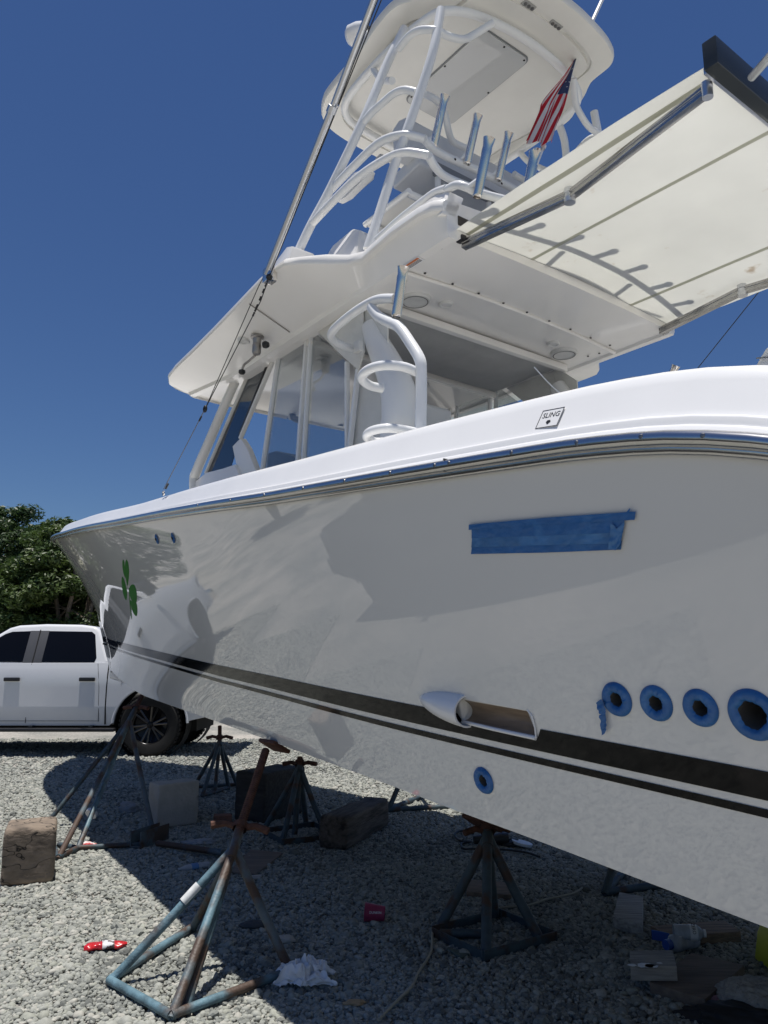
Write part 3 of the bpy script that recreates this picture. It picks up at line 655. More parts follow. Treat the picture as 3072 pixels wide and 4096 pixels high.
# ---------------------------------------------------------------- grab rails and rod holders
def rod_holder(base, top, parent, r=.024):
    b, t = V(*base), V(*top); a = (t-b); L = a.length
    prof = [(r*.80, 0), (r*.95, .004), (r, .012), (r, L*.68), (r*1.05, L*.78), (r*.98, L*.86), (r*1.22, L*.985), (r*1.27, L), (r*1.14, L-.004), (r*.9, L*.85), (r*.88, .03), (.0001, .03)]
    return MB().lathe(prof, b, a, 20).build('rod_holder', CHROME, parent, ang=50)
def gtube(name, pts, r, parent, n=6, m=TUBE, sm_=True): return MB().tube(smooth(pts, n) if sm_ else pts, r, 14).build(name, m, parent, ang=60)
for s in (1, -1):
    G_ = empty('grab_rail', (0, 0, 0), 0, boat)
    def S_(pts): return [(p[0], p[1]*s, p[2]) for p in pts]
    gtube('rail_tube', S_([(2.711, 1.24, 3.119), (2.838, 1.25, 3.162), (2.993, 1.25, 3.174), (3.159, 1.25, 3.161), (3.301, 1.22, 3.159), (3.406, 1.14, 3.174), (3.458, 1.05, 3.186), (3.521, 0.93, 3.21)]), .0235, G_)
    gtube('rail_tube', S_([(2.891, 1.25, 3.142), (2.834, 1.25, 3.072), (2.749, 1.25, 3.009), (2.667, 1.25, 2.951), (2.584, 1.25, 2.844), (2.517, 1.25, 2.743), (2.508, 1.25, 2.679), (2.509, 1.25, 2.551), (2.513, 1.25, 2.392), (2.48, 1.25, 2.05)]), .0265, G_)
    gtube('rail_loop', S_([(2.536, 1.25, 2.686), (2.55, 1.32, 2.7), (2.592, 1.401, 2.7), (2.678, 1.424, 2.7), (2.777, 1.387, 2.7), (2.833, 1.301, 2.7), (2.83, 1.227, 2.7)]), .0225, G_)
    gtube('rail_loop', S_([(2.524, 1.25, 2.395), (2.538, 1.322, 2.4), (2.564, 1.402, 2.4), (2.64, 1.43, 2.4), (2.724, 1.394, 2.4), (2.768, 1.316, 2.4), (2.723, 1.271, 2.4)]), .021, G_)
    q = S_([(2.702, 1.24, 3.019), (2.644, 1.24, 3.254)]); rod_holder(q[0], q[1], G_, .0245)
    MB().box(S_([(3.419, 0.96, 3.185)])[0], (.06, .03, .07)).build('strap', CANVAS, G_, bevel=.008)

# ---------------------------------------------------------------- tower
tw = empty('tower', (0, 0, 0), 0, boat)
for s in (1, -1):
    def S_(pts): return [(p[0], p[1]*s, p[2]) for p in pts]
    gtube('tower_leg', S_([(3.753, 1.2, 3.812), (3.668, 1.15, 4.002), (3.565, 1.08, 4.22), (3.368, 0.97, 4.632), (3.294, 0.86, 5.001), (3.249, 0.79, 5.205), (3.25, 0.74, 5.322)]), .0275, tw)
    gtube('tower_leg', S_([(3.233, 1.03, 3.691), (3.183, 0.97, 3.953), (3.127, 0.92, 4.205), (3.058, 0.89, 4.381), (2.995, 0.84, 4.618), (2.931, 0.78, 4.912), (2.924, 0.72, 5.222)]), .0275, tw)
    gtube('brace', S_([(3.668, 1.15, 4.01), (3.36, 1.06, 4.166), (3.183, 0.97, 4.247), (3.058, 0.9, 4.264)]+[(2.939, 0.82, 4.21)]), .0245, tw)
    gtube('brace', S_([(3.592, 1.08, 4.21), (3.395, 1.02, 4.314), (3.209, 0.96, 4.393), (3.057, 0.9, 4.376), (3.003, 0.8, 4.365)]), .0245, tw)
    gtube('brace', S_([(3.385, 0.98, 4.601), (3.302, 0.95, 4.658), (3.233, 0.92, 4.694), (3.165, 0.89, 4.726), (3.099, 0.86, 4.721), (3.029, 0.83, 4.674)]), .0225, tw)
    gtube('brace', S_([(3.029, 0.83, 4.674), (3.12, 0.644, 4.798), (3.14, 0.548, 4.807), (3.18, 0.468, 4.786), (3.22, 0.403, 4.728), (3.25, 0.34, 4.701), (3.25, 0.223, 4.704)]), .0215, tw)
    gtube('brace', S_([(3.199, 0.83, 5.086), (3.105, 0.82, 5.117), (3.02, 0.8, 5.107), (2.924, 0.76, 5.054), (2.929, 0.66, 5.076), (2.91, 0.56, 5.096), (2.897, 0.48, 5.161), (2.828, 0.38, 5.252)]), .0225, tw)
    gtube('brace', S_([(3.30, .80, 4.95), (3.52, .72, 5.15), (3.62, .71, 5.30)]), .0225, tw)
    gtube('hand_rail', S_([(3.143, 1.03, 3.708), (2.968, 1, 3.762), (2.799, 0.97, 3.799), (2.722, 0.965, 3.802), (2.632, 0.965, 3.779)]), .0215, tw)
ring = smooth([(4.16, .40, 5.315), (4.12, .58, 5.315), (3.95, .69, 5.315), (3.5, .715, 5.315), (3.15, .69, 5.315), (2.98, .62, 5.315), (2.88, .40, 5.315), (2.84, 0, 5.315), (2.88, -.40, 5.315), (2.98, -.62, 5.315), (3.15, -.69, 5.315), (3.5, -.715, 5.315), (3.95, -.69, 5.315), (4.12, -.58, 5.315), (4.16, -.40, 5.315), (4.18, 0, 5.315)], 5, True)
MB().tube(ring, .0275, 12, closed=True).build('roof_ring', TUBE, tw, ang=60)
# transverse rails with rocket launchers
def xrail(x, z, y1, r, name='cross_rail', crown=.03):
    return MB().tube([(x, y, z+crown*(1-(y/y1)**2)) for y in [y1-2*y1*i/16 for i in range(17)]], r, 14).build(name, TUBE, tw, ang=60)
gtube('cross_rail', [(2.939, 0.82, 4.21)]+[(3.035, .62, 4.22), (3.03, .3, 4.235), (3.03, 0, 4.24), (3.03, -.3, 4.235), (3.035, -.62, 4.22)]+mir([(2.939, 0.82, 4.21)]), .0245, tw)
gtube('cross_rail', [(3.003, 0.8, 4.365)]+[(3.09, .60, 4.41), (3.09, .3, 4.425), (3.09, 0, 4.43), (3.09, -.3, 4.425), (3.09, -.6, 4.41)]+mir([(3.003, 0.8, 4.365)]), .0245, tw)
def DR(y): return (2.40+.085*(y/.9)**2, y, 3.705+.035*(1-(y/.9)**2))
gtube('cross_rail', [(2.66, .955, 3.78), (2.56, .965, 3.76), (2.50, .955, 3.72)]+[DR(.88-.176*k) for k in range(11)]+[(2.50, -.955, 3.72), (2.56, -.965, 3.76), (2.66, -.955, 3.78)], .0215, tw, 3)
for k in range(6):
    y = .675-.27*k
    rod_holder((3.06, y, 4.40), (2.965, y-.012, 4.69), tw)
    MB().tube([(3.09, y+.03, 4.43), (3.045, y, 4.47)], .014, 8).build('holder_bracket', TUBE, tw)
for y in (.92, .64, .37, .10, -.17, -.44, -.71):
    q = DR(y); rod_holder((q[0]-.03, y, q[2]-.05), (q[0]-.115, y-.012, q[2]+.235), tw)
    MB().tube([(q[0], y+.03, q[2]+.01), (q[0]-.045, y, q[2]+.04)], .014, 8).build('holder_bracket', TUBE, tw)
for y in (.955, -.955): MB().tube([(2.64, y, 3.77), (2.66, y, 3.66)], .016, 10).build('rail_post', TUBE, tw)
for y in (.3, -.3): MB().tube([(3.0, y-.15, 4.2), (2.45, y, 3.74)], .0185, 10).build('rail_post', TUBE, tw)
MB().lathe([(.030, 0), (.030, .11), (.026, .11), (.026, .01), (.0001, .01)], (2.98, -.02, 4.27), (-.35, 0, 1), 14).build('cup_socket', TUBE, tw)
# upper helm: floor, seat, pads
us = empty('upper_station', (0, 0, 0), 0, boat)
for y0, y1 in ((.70, .36), (.32, -.32), (-.36, -.70)): MB().prism([(3.30, y0, 4.19), (3.66, y0, 4.19), (3.66, y1, 4.19), (3.30, y1, 4.19)], (0, 0, .03)).build('floor_panel', FIBM, us, bevel=.008)
for y in (.73, .34, -.34, -.73): MB().tube([(3.22, y, 4.175), (3.68, y, 4.175)], .0195, 10).build('floor_bar', TUBE, us)
for x in (3.24, 3.66): MB().tube([(x, .73, 4.175), (x, -.73, 4.175)], .0195, 10).build('floor_bar', TUBE, us)
for y in (.45, 0, -.45): MB().tube([(3.28, y, 4.45), (3.28, y, 3.72)], .0195, 10).build('floor_post', TUBE, us)
MB().prism([(3.30, .70, 4.52), (3.42, .70, 4.50), (3.50, .66, 4.78), (3.44, .64, 4.84), (3.36, .64, 4.82)], (0, -1.3, 0)).build('backrest', VINYL, us, bevel=.03, seg=3)
MB().prism([(3.28, .60, 4.45), (3.56, .60, 4.42), (3.56, .60, 4.52), (3.28, .60, 4.55)], (0, -1.2, 0)).build('seat', VINYL, us, bevel=.02, seg=3)
MB().box((3.27, .18, 4.455), (.04, .62, .09)).build('seat_piping', GREYV, us, bevel=.012)
MB().prism([(3.626, 0.99, 4.209), (3.622, 0.99, 4.287), (3.467, 0.97, 4.335), (3.393, 0.95, 4.327), (3.337, 0.94, 4.291), (3.382, 0.94, 4.276), (3.543, 0.97, 4.212)], (0, -.05, 0)).build('side_pad', VINYL, us, bevel=.012)
MB().box((3.30, .885, 4.36), (.06, .05, .045)).build('marker_lamp', mat('lamp_lens', (.5, .49, .45), .2), us, bevel=.01)
for y in (.5, .1, -.3, -.6): MB().lathe([(.0001, .004), (.008, .002), (.008, 0)], (3.062, y, 4.395), (-1, 0, 0), 8).build('bolt', DARK, us)
MB().prism([(4.02, .55, 3.75), (3.8, .55, 4.35), (3.72, .55, 4.35), (3.8, .55, 3.75)], (0, -1.1, 0)).build('helm_pod', FIB, us, bevel=.03)
# tower roof
RO = [(2.555, 0), (2.56, .18), (2.59, .42), (2.63, .56), (2.665, .612), (2.72, .645), (2.86, .655), (2.93, .685), (3.0, .73), (3.12, .79), (3.20, .835), (3.30, .85), (3.5, .835), (3.75, .79), (4.07, .772), (4.20, .745), (4.32, .68), (4.40, .57), (4.44, .40), (4.455, .2), (4.46, 0)]
def tower_roof():
    S = smooth([(x, y, 0) for x, y in RO]+[(x, -y, 0) for x, y in reversed(RO[1:-1])], 3, True); c = V(3.5, 0, 0); m = MB()
    def loop(ins, z): return [((p.x-c.x)*(1-ins/1.0)+c.x, p.y*(1-ins/.85), z) for p in S]
    L = [loop(.5, 5.52), loop(.12, 5.50), loop(.02, 5.475), loop(0, 5.455), loop(0, 5.415), loop(.008, 5.402), loop(.09, 5.392), loop(.135, 5.390), loop(.14, 5.408), loop(.16, 5.408), loop(.165, 5.380), loop(.30, 5.372), loop(.6, 5.372)]
    n = len(S); vs = [p for q in L for p in q]; fs = [(i*n+k, i*n+(k+1) % n, (i+1)*n+(k+1) % n, (i+1)*n+k) for i in range(len(L)-1) for k in range(n)]
    fs += [tuple(range(n)), tuple((len(L)-1)*n+k for k in range(n))]; m.add(vs, fs)
    return m.build('tower_roof', FIBM, boat, ang=35)
tr = tower_roof()
def rounded(x0, x1, y0, y1, r, z, n=6):
    out = []
    for cx, cy, a0 in ((x1-r, y1-r, 0), (x0+r, y1-r, 90), (x0+r, y0+r, 180), (x1-r, y0+r, 270)):
        for k in range(n+1): a = R(a0+90*k/n); out.append((cx+r*math.cos(a), cy+r*math.sin(a), z))
    return out
MB().prism(rounded(2.98, 3.78, -.12, .31, .05, 5.360), (0, 0, .008)).build('hatch', PLEX, tr, ang=30)
MB().prism(rounded(2.97, 3.79, -.13, .32, .055, 5.3685), (0, 0, .003)).build('hatch_gasket', GREYV, tr, ang=30)
for x, y in ((3.0, .10), (3.0, -.09), (3.36, .30), (3.36, -.11), (3.76, -.09), (3.72, .30)): MB().lathe([(.0001, .004), (.007, .003), (.008, -.002)], (x, y, 5.36), (0, 0, -1), 8).build('screw', DARK, tr)
for x, y, a in ((2.70, .19, 0), (2.70, -.06, 0)):
    MB().box((x, y, 5.392), (.045, .10, .014)).build('spreader_light', mat('lamp_housing', (.34, .34, .33), .4), tr, bevel=.006)
    for k in range(3): MB().lathe([(.0001, .010), (.010, .009), (.012, 0)], (x, y-.03+.03*k, 5.387), (0, 0, -1), 10).build('lamp_led', mat('led_dark', (.12, .12, .12), .3), tr)
MB().prism(rounded(2.655, 2.755, -.16, .30, .03, 5.3935), (0, 0, .012)).build('light_pod', FIBM, tr, bevel=.004)
lf = empty('loud_hailer', (0, 0, 0), 0, boat)
MB().lathe([(.0001, .0), (.05, .006), (.072, .03), (.075, .09), (.062, .15), (.030, .17)], (3.80, .80, 5.63), (-.75, -.35, -.05), 22).build('horn', CAPM, lf, bevel=0)
MB().box((3.69, .735, 5.54), (.09, .07, .13)).build('horn_foot', CAPM, lf, bevel=.01)
MB().tube([(2.64, -.42, 5.45), (2.62, -0.3, 5.449), (2.6, -0.428, 5.719), (2.55, -0.656, 6.243)], .0125, 10).build('antenna', mat('antenna_white', (.75, .76, .76), .4), boat)

# ---------------------------------------------------------------- outriggers
og = empty('outrigger', (0, 0, 0), 0, boat)
P0, P1, P2 = V(*(3.657, 1.44, 3.588)), V(*(2.941, 1.47, 4.192)), V(*(2.553, 1.49, 4.536))
P3 = P2+(P2-P1).normalized()*2.2
MB().tube([P0, P1], .0205, 14).build('lower_pole', ALU, og); MB().tube([P1, P2, P3], .0165, 14).build('upper_pole', ALU, og)
MB().lathe([(.021, -.02), (.026, -.018), (.026, .018), (.021, .02)], P1, P2-P1, 16).build('collar', ALU, og)
MB().tube([P1+V(0, 0, 0), P1+V(-.045, -.01, .0)], .006, 6).build('guide_ring', ALU, og)
MB().box(P0+V(0, -.02, .0), (.08, .06, .09)).build('pole_base', CHROME, og, bevel=.01)
def line(name, pts, r=.0032, m=RUBBER, parent=og): return MB().tube(pts, r, 6).build(name, m, parent)
BALL = V(*(3.626, 1.44, 3.557)); RING = V(*(4.444, 1.44, 2.988)); EYE = V(*(5.144, 1.42, 2.559))
line('line', [BALL, V(*(2.926, 1.45, 4.192)), V(*(2.529, 1.46, 4.534)), V(*(2.07, 1.46, 4.992))])
line('line', [RING, V(*(3.777, 1.43, 3.563)), V(*(3.691, 1.43, 3.618)), V(*(2.96, 1.44, 4.197)), V(*(2.572, 1.45, 4.575)), V(*(2.113, 1.45, 5.045))], .0028)
line('line', [BALL, V(*(3.724, 1.44, 3.447)), V(*(3.814, 1.44, 3.391)), RING], .0032)
MB().lathe([(.0001, -.02), (.014, -.014), (.02, 0), (.014, .014), (.0001, .02)], BALL, (0, .2, 1), 14).build('stopper_ball', RUBBER, og)
for u_ in (.12, .22, .34, .47, .52, .60):
    p = BALL.lerp(V(*(3.814, 1.44, 3.391)), u_*1.6); MB().lathe([(.0001, -.016), (.007, -.01), (.005, 0), (.007, .01), (.0001, .016)], p, V(*(3.814, 1.44, 3.391))-BALL, 8).build('swivel', RUBBER, og)
MB().tube([RING+V(.017*math.cos(a), 0, .017*math.sin(a)) for a in [2*math.pi*k/16 for k in range(16)]], .008, 8, closed=True).build('thimble', RUBBER, og)
line('line', [RING, EYE+V(0, 0, .03)], .003, mat('grey_line', (.16, .16, .17), .6)); MB().tube([RING.lerp(EYE, .08), RING.lerp(EYE, .13)], .006, 8).build('crimp', RUBBER, og); MB().tube([RING.lerp(EYE, .88), RING.lerp(EYE, .94)], .007, 8).build('crimp', RUBBER, og)
MB().tube([EYE+V(.014*math.cos(a), 0, .014*math.sin(a)) for a in [2*math.pi*k/12 for k in range(12)]], .005, 8, closed=True).build('deck_eye', CHROME, og)
MB().tube([(1.05, 1.008, 3.328), (0.95, 1.11, 3.273), (0.5, 1.804, 2.774)], .014, 10).build('outrigger_tip', ALU, og)
line('line', [(1.981, -1, 3.618), (2.709, -1.4, 3.375), (2.773, -1.4, 3.32)], .003)

# ---------------------------------------------------------------- awning over the cockpit
aw = empty('awning', (0, 0, 0), 0, boat)
AZ = 3.545
def awn_pt(u, v, dz=0.0):
    x = 2.66-1.44*u; y = .93-1.86*v; z = AZ+.028*u*0+.03*math.sin(math.pi*v)*(1-.4*u)-.012*math.sin(math.pi*u)*math.cos(2*math.pi*v)+.055*max(0, .045-v)/.045*u*(1-u)*2+.004*noise.noise(V(u*5, v*7, 2))
    return V(x, y, z+dz)
MB().grid(lambda u, v: awn_pt(u, v), 34, 44).build('awning_cloth', AWN, aw, ang=60, solid=.0016)
for vv in (.04, .30, .78):
    MB().grid(lambda u, v, vv=vv: awn_pt(u, vv+.014*(v-.5), -.0035), 30, 2).build('cloth_seam', SEAM, aw, ang=60)
def channel(name, p, q, w, h, m=CHROME, off=0):
    p, q = V(*p), V(*q); z = (q-p).normalized(); y = V(0, 0, 1).cross(z).normalized(); x = y.cross(z)
    pr = [(-w*.5, -h*.5), (w*.5, -h*.5), (w*.5, -h*.15), (w*.42, -h*.1), (w*.42, h*.1), (w*.5, h*.15), (w*.5, h*.5), (-w*.5, h*.5), (-w*.5, h*.15), (-w*.42, h*.1), (-w*.42, -h*.1), (-w*.5, -h*.15)]
    return MB().prism([p+y*a+x*b for a, b in pr], q-p).build(name, m, aw, bevel=.003)
for s in (1, -1):
    A = (2.62, .865*s, 3.49); K = (2.02, .76*s, 3.495); E_ = (1.27, .885*s, 3.485)
    AM = mat('awning_arm_metal', (.40, .395, .385), .24, 1, var=.1, vs=20); channel('arm', A, K, .038, .045, AM); channel('arm', K, E_, .034, .042, AM)
    MB().lathe([(.0001, -.036), (.026, -.035), (.028, -.012), (.024, -.010), (.024, .010), (.028, .012), (.026, .035), (.0001, .036)], K, (0, 0, 1), 18).build('elbow', ALU, aw)
    MB().lathe([(.0001, -.03), (.02, -.03), (.022, .03), (.0001, .03)], E_, (0, 0, 1), 14).build('end_joint', ALU, aw)
    MB().box((2.615, .885*s, 3.515), (.05, .035, .03)).build('arm_bracket', PLAST, aw, bevel=.008)
MB().box((1.205, 0, 3.555), (.055, 1.94, .115)).build('lead_bar', mat('dark_polished_bar', (.05, .055, .055), .12, .35), aw, bevel=.006)
MB().box((1.235, 0, 3.515), (.02, 1.90, .03)).build('lead_bar_lip', ALU, aw, bevel=.004)

# ---------------------------------------------------------------- things seen over the gunwale
MB().grid(lambda u, v: (1.50+.36*u, 1.34-.42*v, 2.20+.205*math.sin(math.pi*min(1, max(.02, u)))**.35*(1-.75*(1-v)**2)), 16, 10).build('curved_screen', mat('reflected_sky_blue', (.10, .14, .24), .05, .6), boat, ang=60, solid=.008)  # blue base colour stands for the sky reflected in the polished panel
MB().tube(smooth([(1.50, .93, 2.38), (1.62, .96, 2.44), (1.86, 1.0, 2.43)], 5), .01, 8).build('screen_trim', CHROME, boat)
q0, q1 = V(*(2.934, -1.45, 3.41)), V(*(2.885, -1.45, 3.481)); rod_holder(q0-(q1-q0)*1.5, q1, boat, .026)
ob = empty('outboard_motor', (0, 0, 0), 0, boat)
MB().prism([(1.762, -0.2, 2.74), (1.737, -0.2, 2.791), (1.703, -0.2, 2.841), (1.667, -0.2, 2.882), (1.631, -0.2, 2.899), (1.512, -0.2, 2.878), (1.386, -0.2, 2.774), (1.405, -0.2, 2.516), (1.774, -0.2, 2.617)], (0, -.4, 0)).build('cowling', CAPM, ob, bevel=.04, seg=4)
MB().tube([(1.698, -0.18, 2.832), (1.605, -0.18, 2.81), (1.424, -0.18, 2.752)], .004, 6).build('cowling_seam', GREYV, ob)

# ---------------------------------------------------------------- flag in a rod holder
flag = empty('flag', (2.675, 2.016, 0), BOAT_YAW)
tag(flag, 'small red, white and blue flag hanging from a white staff in a rod holder', 'flag')
FT, FB = V(*(2.8, -0.483, 5.595)), V(*(2.8, -0.008, 4.55))
MB().tube([FB+(FB-FT)*.14, FB, FT], .008, 8).build('staff', mat('antenna_white', (.75, .76, .76), .4), flag)
MB().lathe([(.011, -.03), (.013, 0), (.008, .015)], FT, FT-FB, 10).build('finial', RUBBER, flag)
MB().lathe([(.014, -.02), (.016, .012), (.010, .016)], FB, FT-FB, 10).build('staff_socket', CAPM, flag)
def flag_cloth():
    # rows run from the staff side (u=0) down to the fly end; corner fold gathered at the top
    top = [(2.79, -0.382, 5.401), (2.78, -0.309, 5.201), (2.77, -0.253, 5.063), (2.76, -0.178, 4.879), (2.75, -0.089, 4.709), (2.74, 0.001, 4.532)]
    bot = [(2.82, -0.4, 5.42), (2.83, -0.291, 5.239), (2.84, -0.164, 5.065), (2.85, -0.078, 4.947), (2.86, -0.048, 4.873), (2.86, 0.097, 4.579)]
    T_ = smooth(top, 8); B_ = smooth(bot, 8); n = len(T_)-1; cols = {}
    NV = 26
    def pt(i, v):
        a, b = T_[i], B_[i]; p = a.lerp(b, v); w = .018*math.sin(v*13+i*.10)+.012*math.sin(v*23+i*.2+1)
        return p+V(w*(.35+.65*i/n), 0, .006*math.sin(v*17))
    groups = {0: MB(), 1: MB(), 2: MB()}
    for i in range(n):
        for j in range(NV):
            st = int(j*13/NV); mi = 2 if (i < n*.44 and st < 7) else (0 if st % 2 == 0 else 1)
            groups[mi].add([pt(i, j/NV), pt(i+1, j/NV), pt(i+1, (j+1)/NV), pt(i, (j+1)/NV)], [(0, 1, 2, 3)])
    for mi, nm, mm in ((0, 'red_stripes', FRED), (1, 'white_stripes', FWHITE), (2, 'canton', FBLUE)):
        o = groups[mi].build(nm, mm, flag, ang=60); bm = bmesh.new(); bm.from_mesh(o.data); bmesh.ops.remove_doubles(bm, verts=bm.verts, dist=1e-5); bmesh.ops.recalc_face_normals(bm, faces=bm.faces); bm.to_mesh(o.data); bm.free()
    m = MB()
    for i, v in [(a, b) for a in range(3, int(n*.43), 3) for b in (.06, .17, .28, .39, .48)]:
        if (i//3) % 2 and v in (.06, .39): continue
        p = pt(i, v); ex = (pt(i+1, v)-pt(i, v)).normalized(); ey = (pt(i, v+.04)-pt(i, v)).normalized(); nn = ex.cross(ey).normalized()
        if nn.x > 0: nn = -nn
        r = .0075; vs = [p+nn*.003]+[p+nn*.003+(ex*math.cos(math.pi*k/5)+ey*math.sin(math.pi*k/5))*(r if k % 2 == 0 else r*.42) for k in range(10)]
        m.add(vs, [(0, k+1, (k+1) % 10+1) for k in range(10)])
    m.build('stars', FWHITE, flag, ang=0)
flag_cloth()

# ---------------------------------------------------------------- jack stands
def thread(m, p, q, r):
    L = (q-p).length; n = int(L/.011); prof = []
    for i in range(n): prof += [(r, L*i/n), (r*1.16, L*(i+.5)/n)]
    prof.append((r, L)); m.lathe(prof, p, q-p, 14); return m
def jack_stand(label, feet, apex, top, steel, nut, hdir, pad, r=.0205, sr=.0195, extra=(), bars=(), flat=False, group='jack stands holding up the boat'):
    feet = [V(*f) for f in feet]; apex, top, nut = V(*apex), V(*top), V(*nut); base = sum(feet, V(0, 0, 0))/len(feet)
    st = empty('jack_stand', base); tag(st, label, 'jack stand', group)
    L = lambda p: V(*p)-base
    for i, f in enumerate(feet):
        ss = steel[i % len(steel)] if isinstance(steel, (list, tuple)) else steel
        d = (f-apex).normalized(); MB().tube([apex-base+d*.02, (apex.lerp(f, .5))-base, f-base+V(0, 0, r*.6)], r, 12).build('leg', ss, st, ang=60)
    m1 = steel[0] if isinstance(steel, (list, tuple)) else steel
    for a, b in bars:
        a, b = feet[a] if isinstance(a, int) else V(*a), feet[b] if isinstance(b, int) else V(*b)
        if flat:
            z = (b-a).normalized(); y = V(0, 0, 1).cross(z).normalized(); MB().box((a+b)/2-base+V(0, 0, .022), (.008, .045, (b-a).length+.02), Matrix((y, V(0, 0, 1), z)).transposed()).build('base_bar', m1, st, bevel=.002)
        else: MB().tube([a-base+V(0, 0, .025), b-base+V(0, 0, .025)], r*.92, 12).build('base_bar', m1, st, ang=60)
    ax = (nut-apex).normalized()
    MB().tube([apex-base-ax*.06, nut-base], r*1.12, 14).build('sleeve', m1, st, ang=60)
    thread(MB(), nut-base-ax*.05, top-base, sr).build('screw_rod', RUST, st, ang=30)
    hd = V(*hdir); hb = MB(); n0 = nut-base
    hb.lathe([(sr*1.9, -.018), (sr*2.1, -.01), (sr*2.1, .012), (sr*1.7, .02), (sr, .022)], n0, ax, 8)
    up = ax; 
    for sg in (1, -1):
        a = n0+hd*sg*.03; b = n0+hd*sg*.075+up*.012; c = n0+hd*sg*.145-up*.010; side = up.cross(hd).normalized()
        hb.tube([a, b, c], [.017, .017, .019], 8)
    hb.build('nut_handle', RUST if r > .02 else m1, st, bevel=0, ang=40)
    if pad:
        cen, nx, ny, nz, sz = pad; M = Matrix((V(*nx), V(*ny), V(*nz))).transposed()
        MB().box(V(*cen)-base, sz, M).build('top_pad', RUST, st, bevel=.006)
    if r == .0205 and feet[0].y < 4.2: a, b = apex.lerp(feet[0], .30), apex.lerp(feet[0], .43); MB().tube([a-base+V(0, 0, .005), b-base+V(0, 0, .007)], r*1.08, 14).build('white_band', WPAINT, st, ang=60)
    for nm, a, b, rr, mm in extra: MB().tube([V(*a)-base, V(*b)-base], rr, 12).build(nm, mm, st, ang=60)
    return st
def bw(x, y, z):                                                    # boat point to world
    v = Matrix.Rotation(BOAT_YAW, 3, 'Z')@V(x, y, z); return (v.x+2.675, v.y+2.016, v.z)
FWD = V(math.cos(BOAT_YAW), math.sin(BOAT_YAW), 0); PORT = V(-FWD.y, FWD.x, 0)
def padframe(): 
    up = (V(0, 0, 1)*.86-PORT*.5).normalized(); a = FWD; b = up.cross(a).normalized(); return a, b, up
pa, pb, pu = padframe()
ap1 = (-0.72, 3.92, 0.518); nut1 = (-0.713, 4.02, 0.593); tp1 = (-0.64, 4.32, 0.925)
jack_stand('blue and rust jack stand nearest the camera with white band on a leg',
    [(-1.205, 3.686, 0), (-0.841, 3.347, 0), (-0.419, 3.793, 0), (-1.009, 4.37, 0)], ap1, tp1, [STEELB, STEELB, STEELR, STEELD], nut1, V(.97, .1, -.12), ((tp1[0]+.04, tp1[1]+.03, tp1[2]+.018), pa, pb, pu, (.17, .12, .022)),
    bars=[(0, 1), (1, 2), (0, 3)], extra=[('leg', (-0.737, 3.87, 0.442), (-0.815, 3.438, 0), .024, STEELB)])
ap2 = (-2.35, 7.3, 0.865); nut2 = (-2.344, 7.45, 0.965); tp2 = (-2.342, 7.6, 1.065)
jack_stand('weathered jack stand behind the square timber block, under the bow',
    [(-2.899, 6.933, 0), (-2.326, 5.827, 0), (-2.295, 6.103, 0), (-1.871, 6.598, 0)], ap2, tp2, [STEELD, STEELR, STEELB, STEELR], nut2, V(.9, -.3, 0), None,
    bars=[(1, 2), (1, 0), (2, (-1.844, 6.222, 0)), ((-2.481, 6.209, 0), 2)], extra=[('rag_tie', (-2.402, 6.62, 0.163), (-2.395, 6.64, 0.18), .05, PAPER)])
jack_stand('slim dark jack stand farthest back, below the forefoot',
    [(-2.121, 8.94, 0), (-1.893, 8.383, 0), (-1.659, 9.086, 0), (-1.719, 8.901, 0), (-1.808, 8.594, 0)], (-1.799, 8.7, 0.54), (-1.815, 8.75, 0.694), STEELD, (-1.808, 8.72, 0.574), V(1, 0, 0), None, r=.021, sr=.02, bars=[(0, 2), (1, 4), (4, 3)])
jack_stand('dark jack stand between the black timber and the cracked beam',
    [(-1.006, 6.829, 0), (-0.796, 6.412, 0), (-0.477, 6.626, 0), (-0.666, 6.963, 0), (-0.726, 6.602, 0)], (-0.712, 6.75, 0.524), (-0.716, 6.8, 0.589), STEELD, (-0.716, 6.78, 0.544), V(1, 0, 0), None, r=.023, sr=.022, flat=True,
    bars=[((-0.984, 6.651, 0), (-0.783, 6.299, 0)), ((-0.783, 6.299, 0), (-0.375, 6.482, 0)), ((-0.992, 6.701, 0), (-0.602, 6.963, 0)), ((-0.602, 6.963, 0), (-0.375, 6.482, 0))])
a5 = (0.567, 4.45, 0.457)
jack_stand('dark four-legged jack stand amidships on a flat steel base frame',
    [(0.296, 4.391, 0), (0.491, 4.019, 0), (0.789, 4.25, 0), (0.611, 4.584, 0)], a5, (0.575, 4.5, 0.522), STEELD, (0.571, 4.48, 0.484), V(.9, .3, 0), ((a5[0]-.02, a5[1]+.06, a5[2]+.06), pa, pb, pu, (.20, .14, .03)), r=.026, sr=.022, flat=True,
    bars=[((0.257, 4.289, 0), (0.473, 3.974, 0)), ((0.473, 3.974, 0), (0.875, 4.242, 0)), ((0.259, 4.328, 0), (0.644, 4.606, 0)), ((0.644, 4.606, 0), (0.875, 4.242, 0))], extra=[('base_bar', (0.287, 4.254, 0.03), (0.508, 4.249, 0.03), .022, STEELD)])
f6 = V(*(1.335, 4.981, 0))
jack_stand('jack stand mostly hidden behind the hull with one black foot showing',
    [tuple(f6), (f6.x+.75, f6.y+.30, 0), (f6.x+.42, f6.y+.75, 0)], (f6.x+.34, f6.y+.34, .62), (f6.x+.34, f6.y+.34, .72), STEELD, (f6.x+.34, f6.y+.34, .68), V(1, 0, 0), None, r=.024, bars=[(0, 1), (0, 2)])
f7 = V(*(0.036, 7.591, 0))
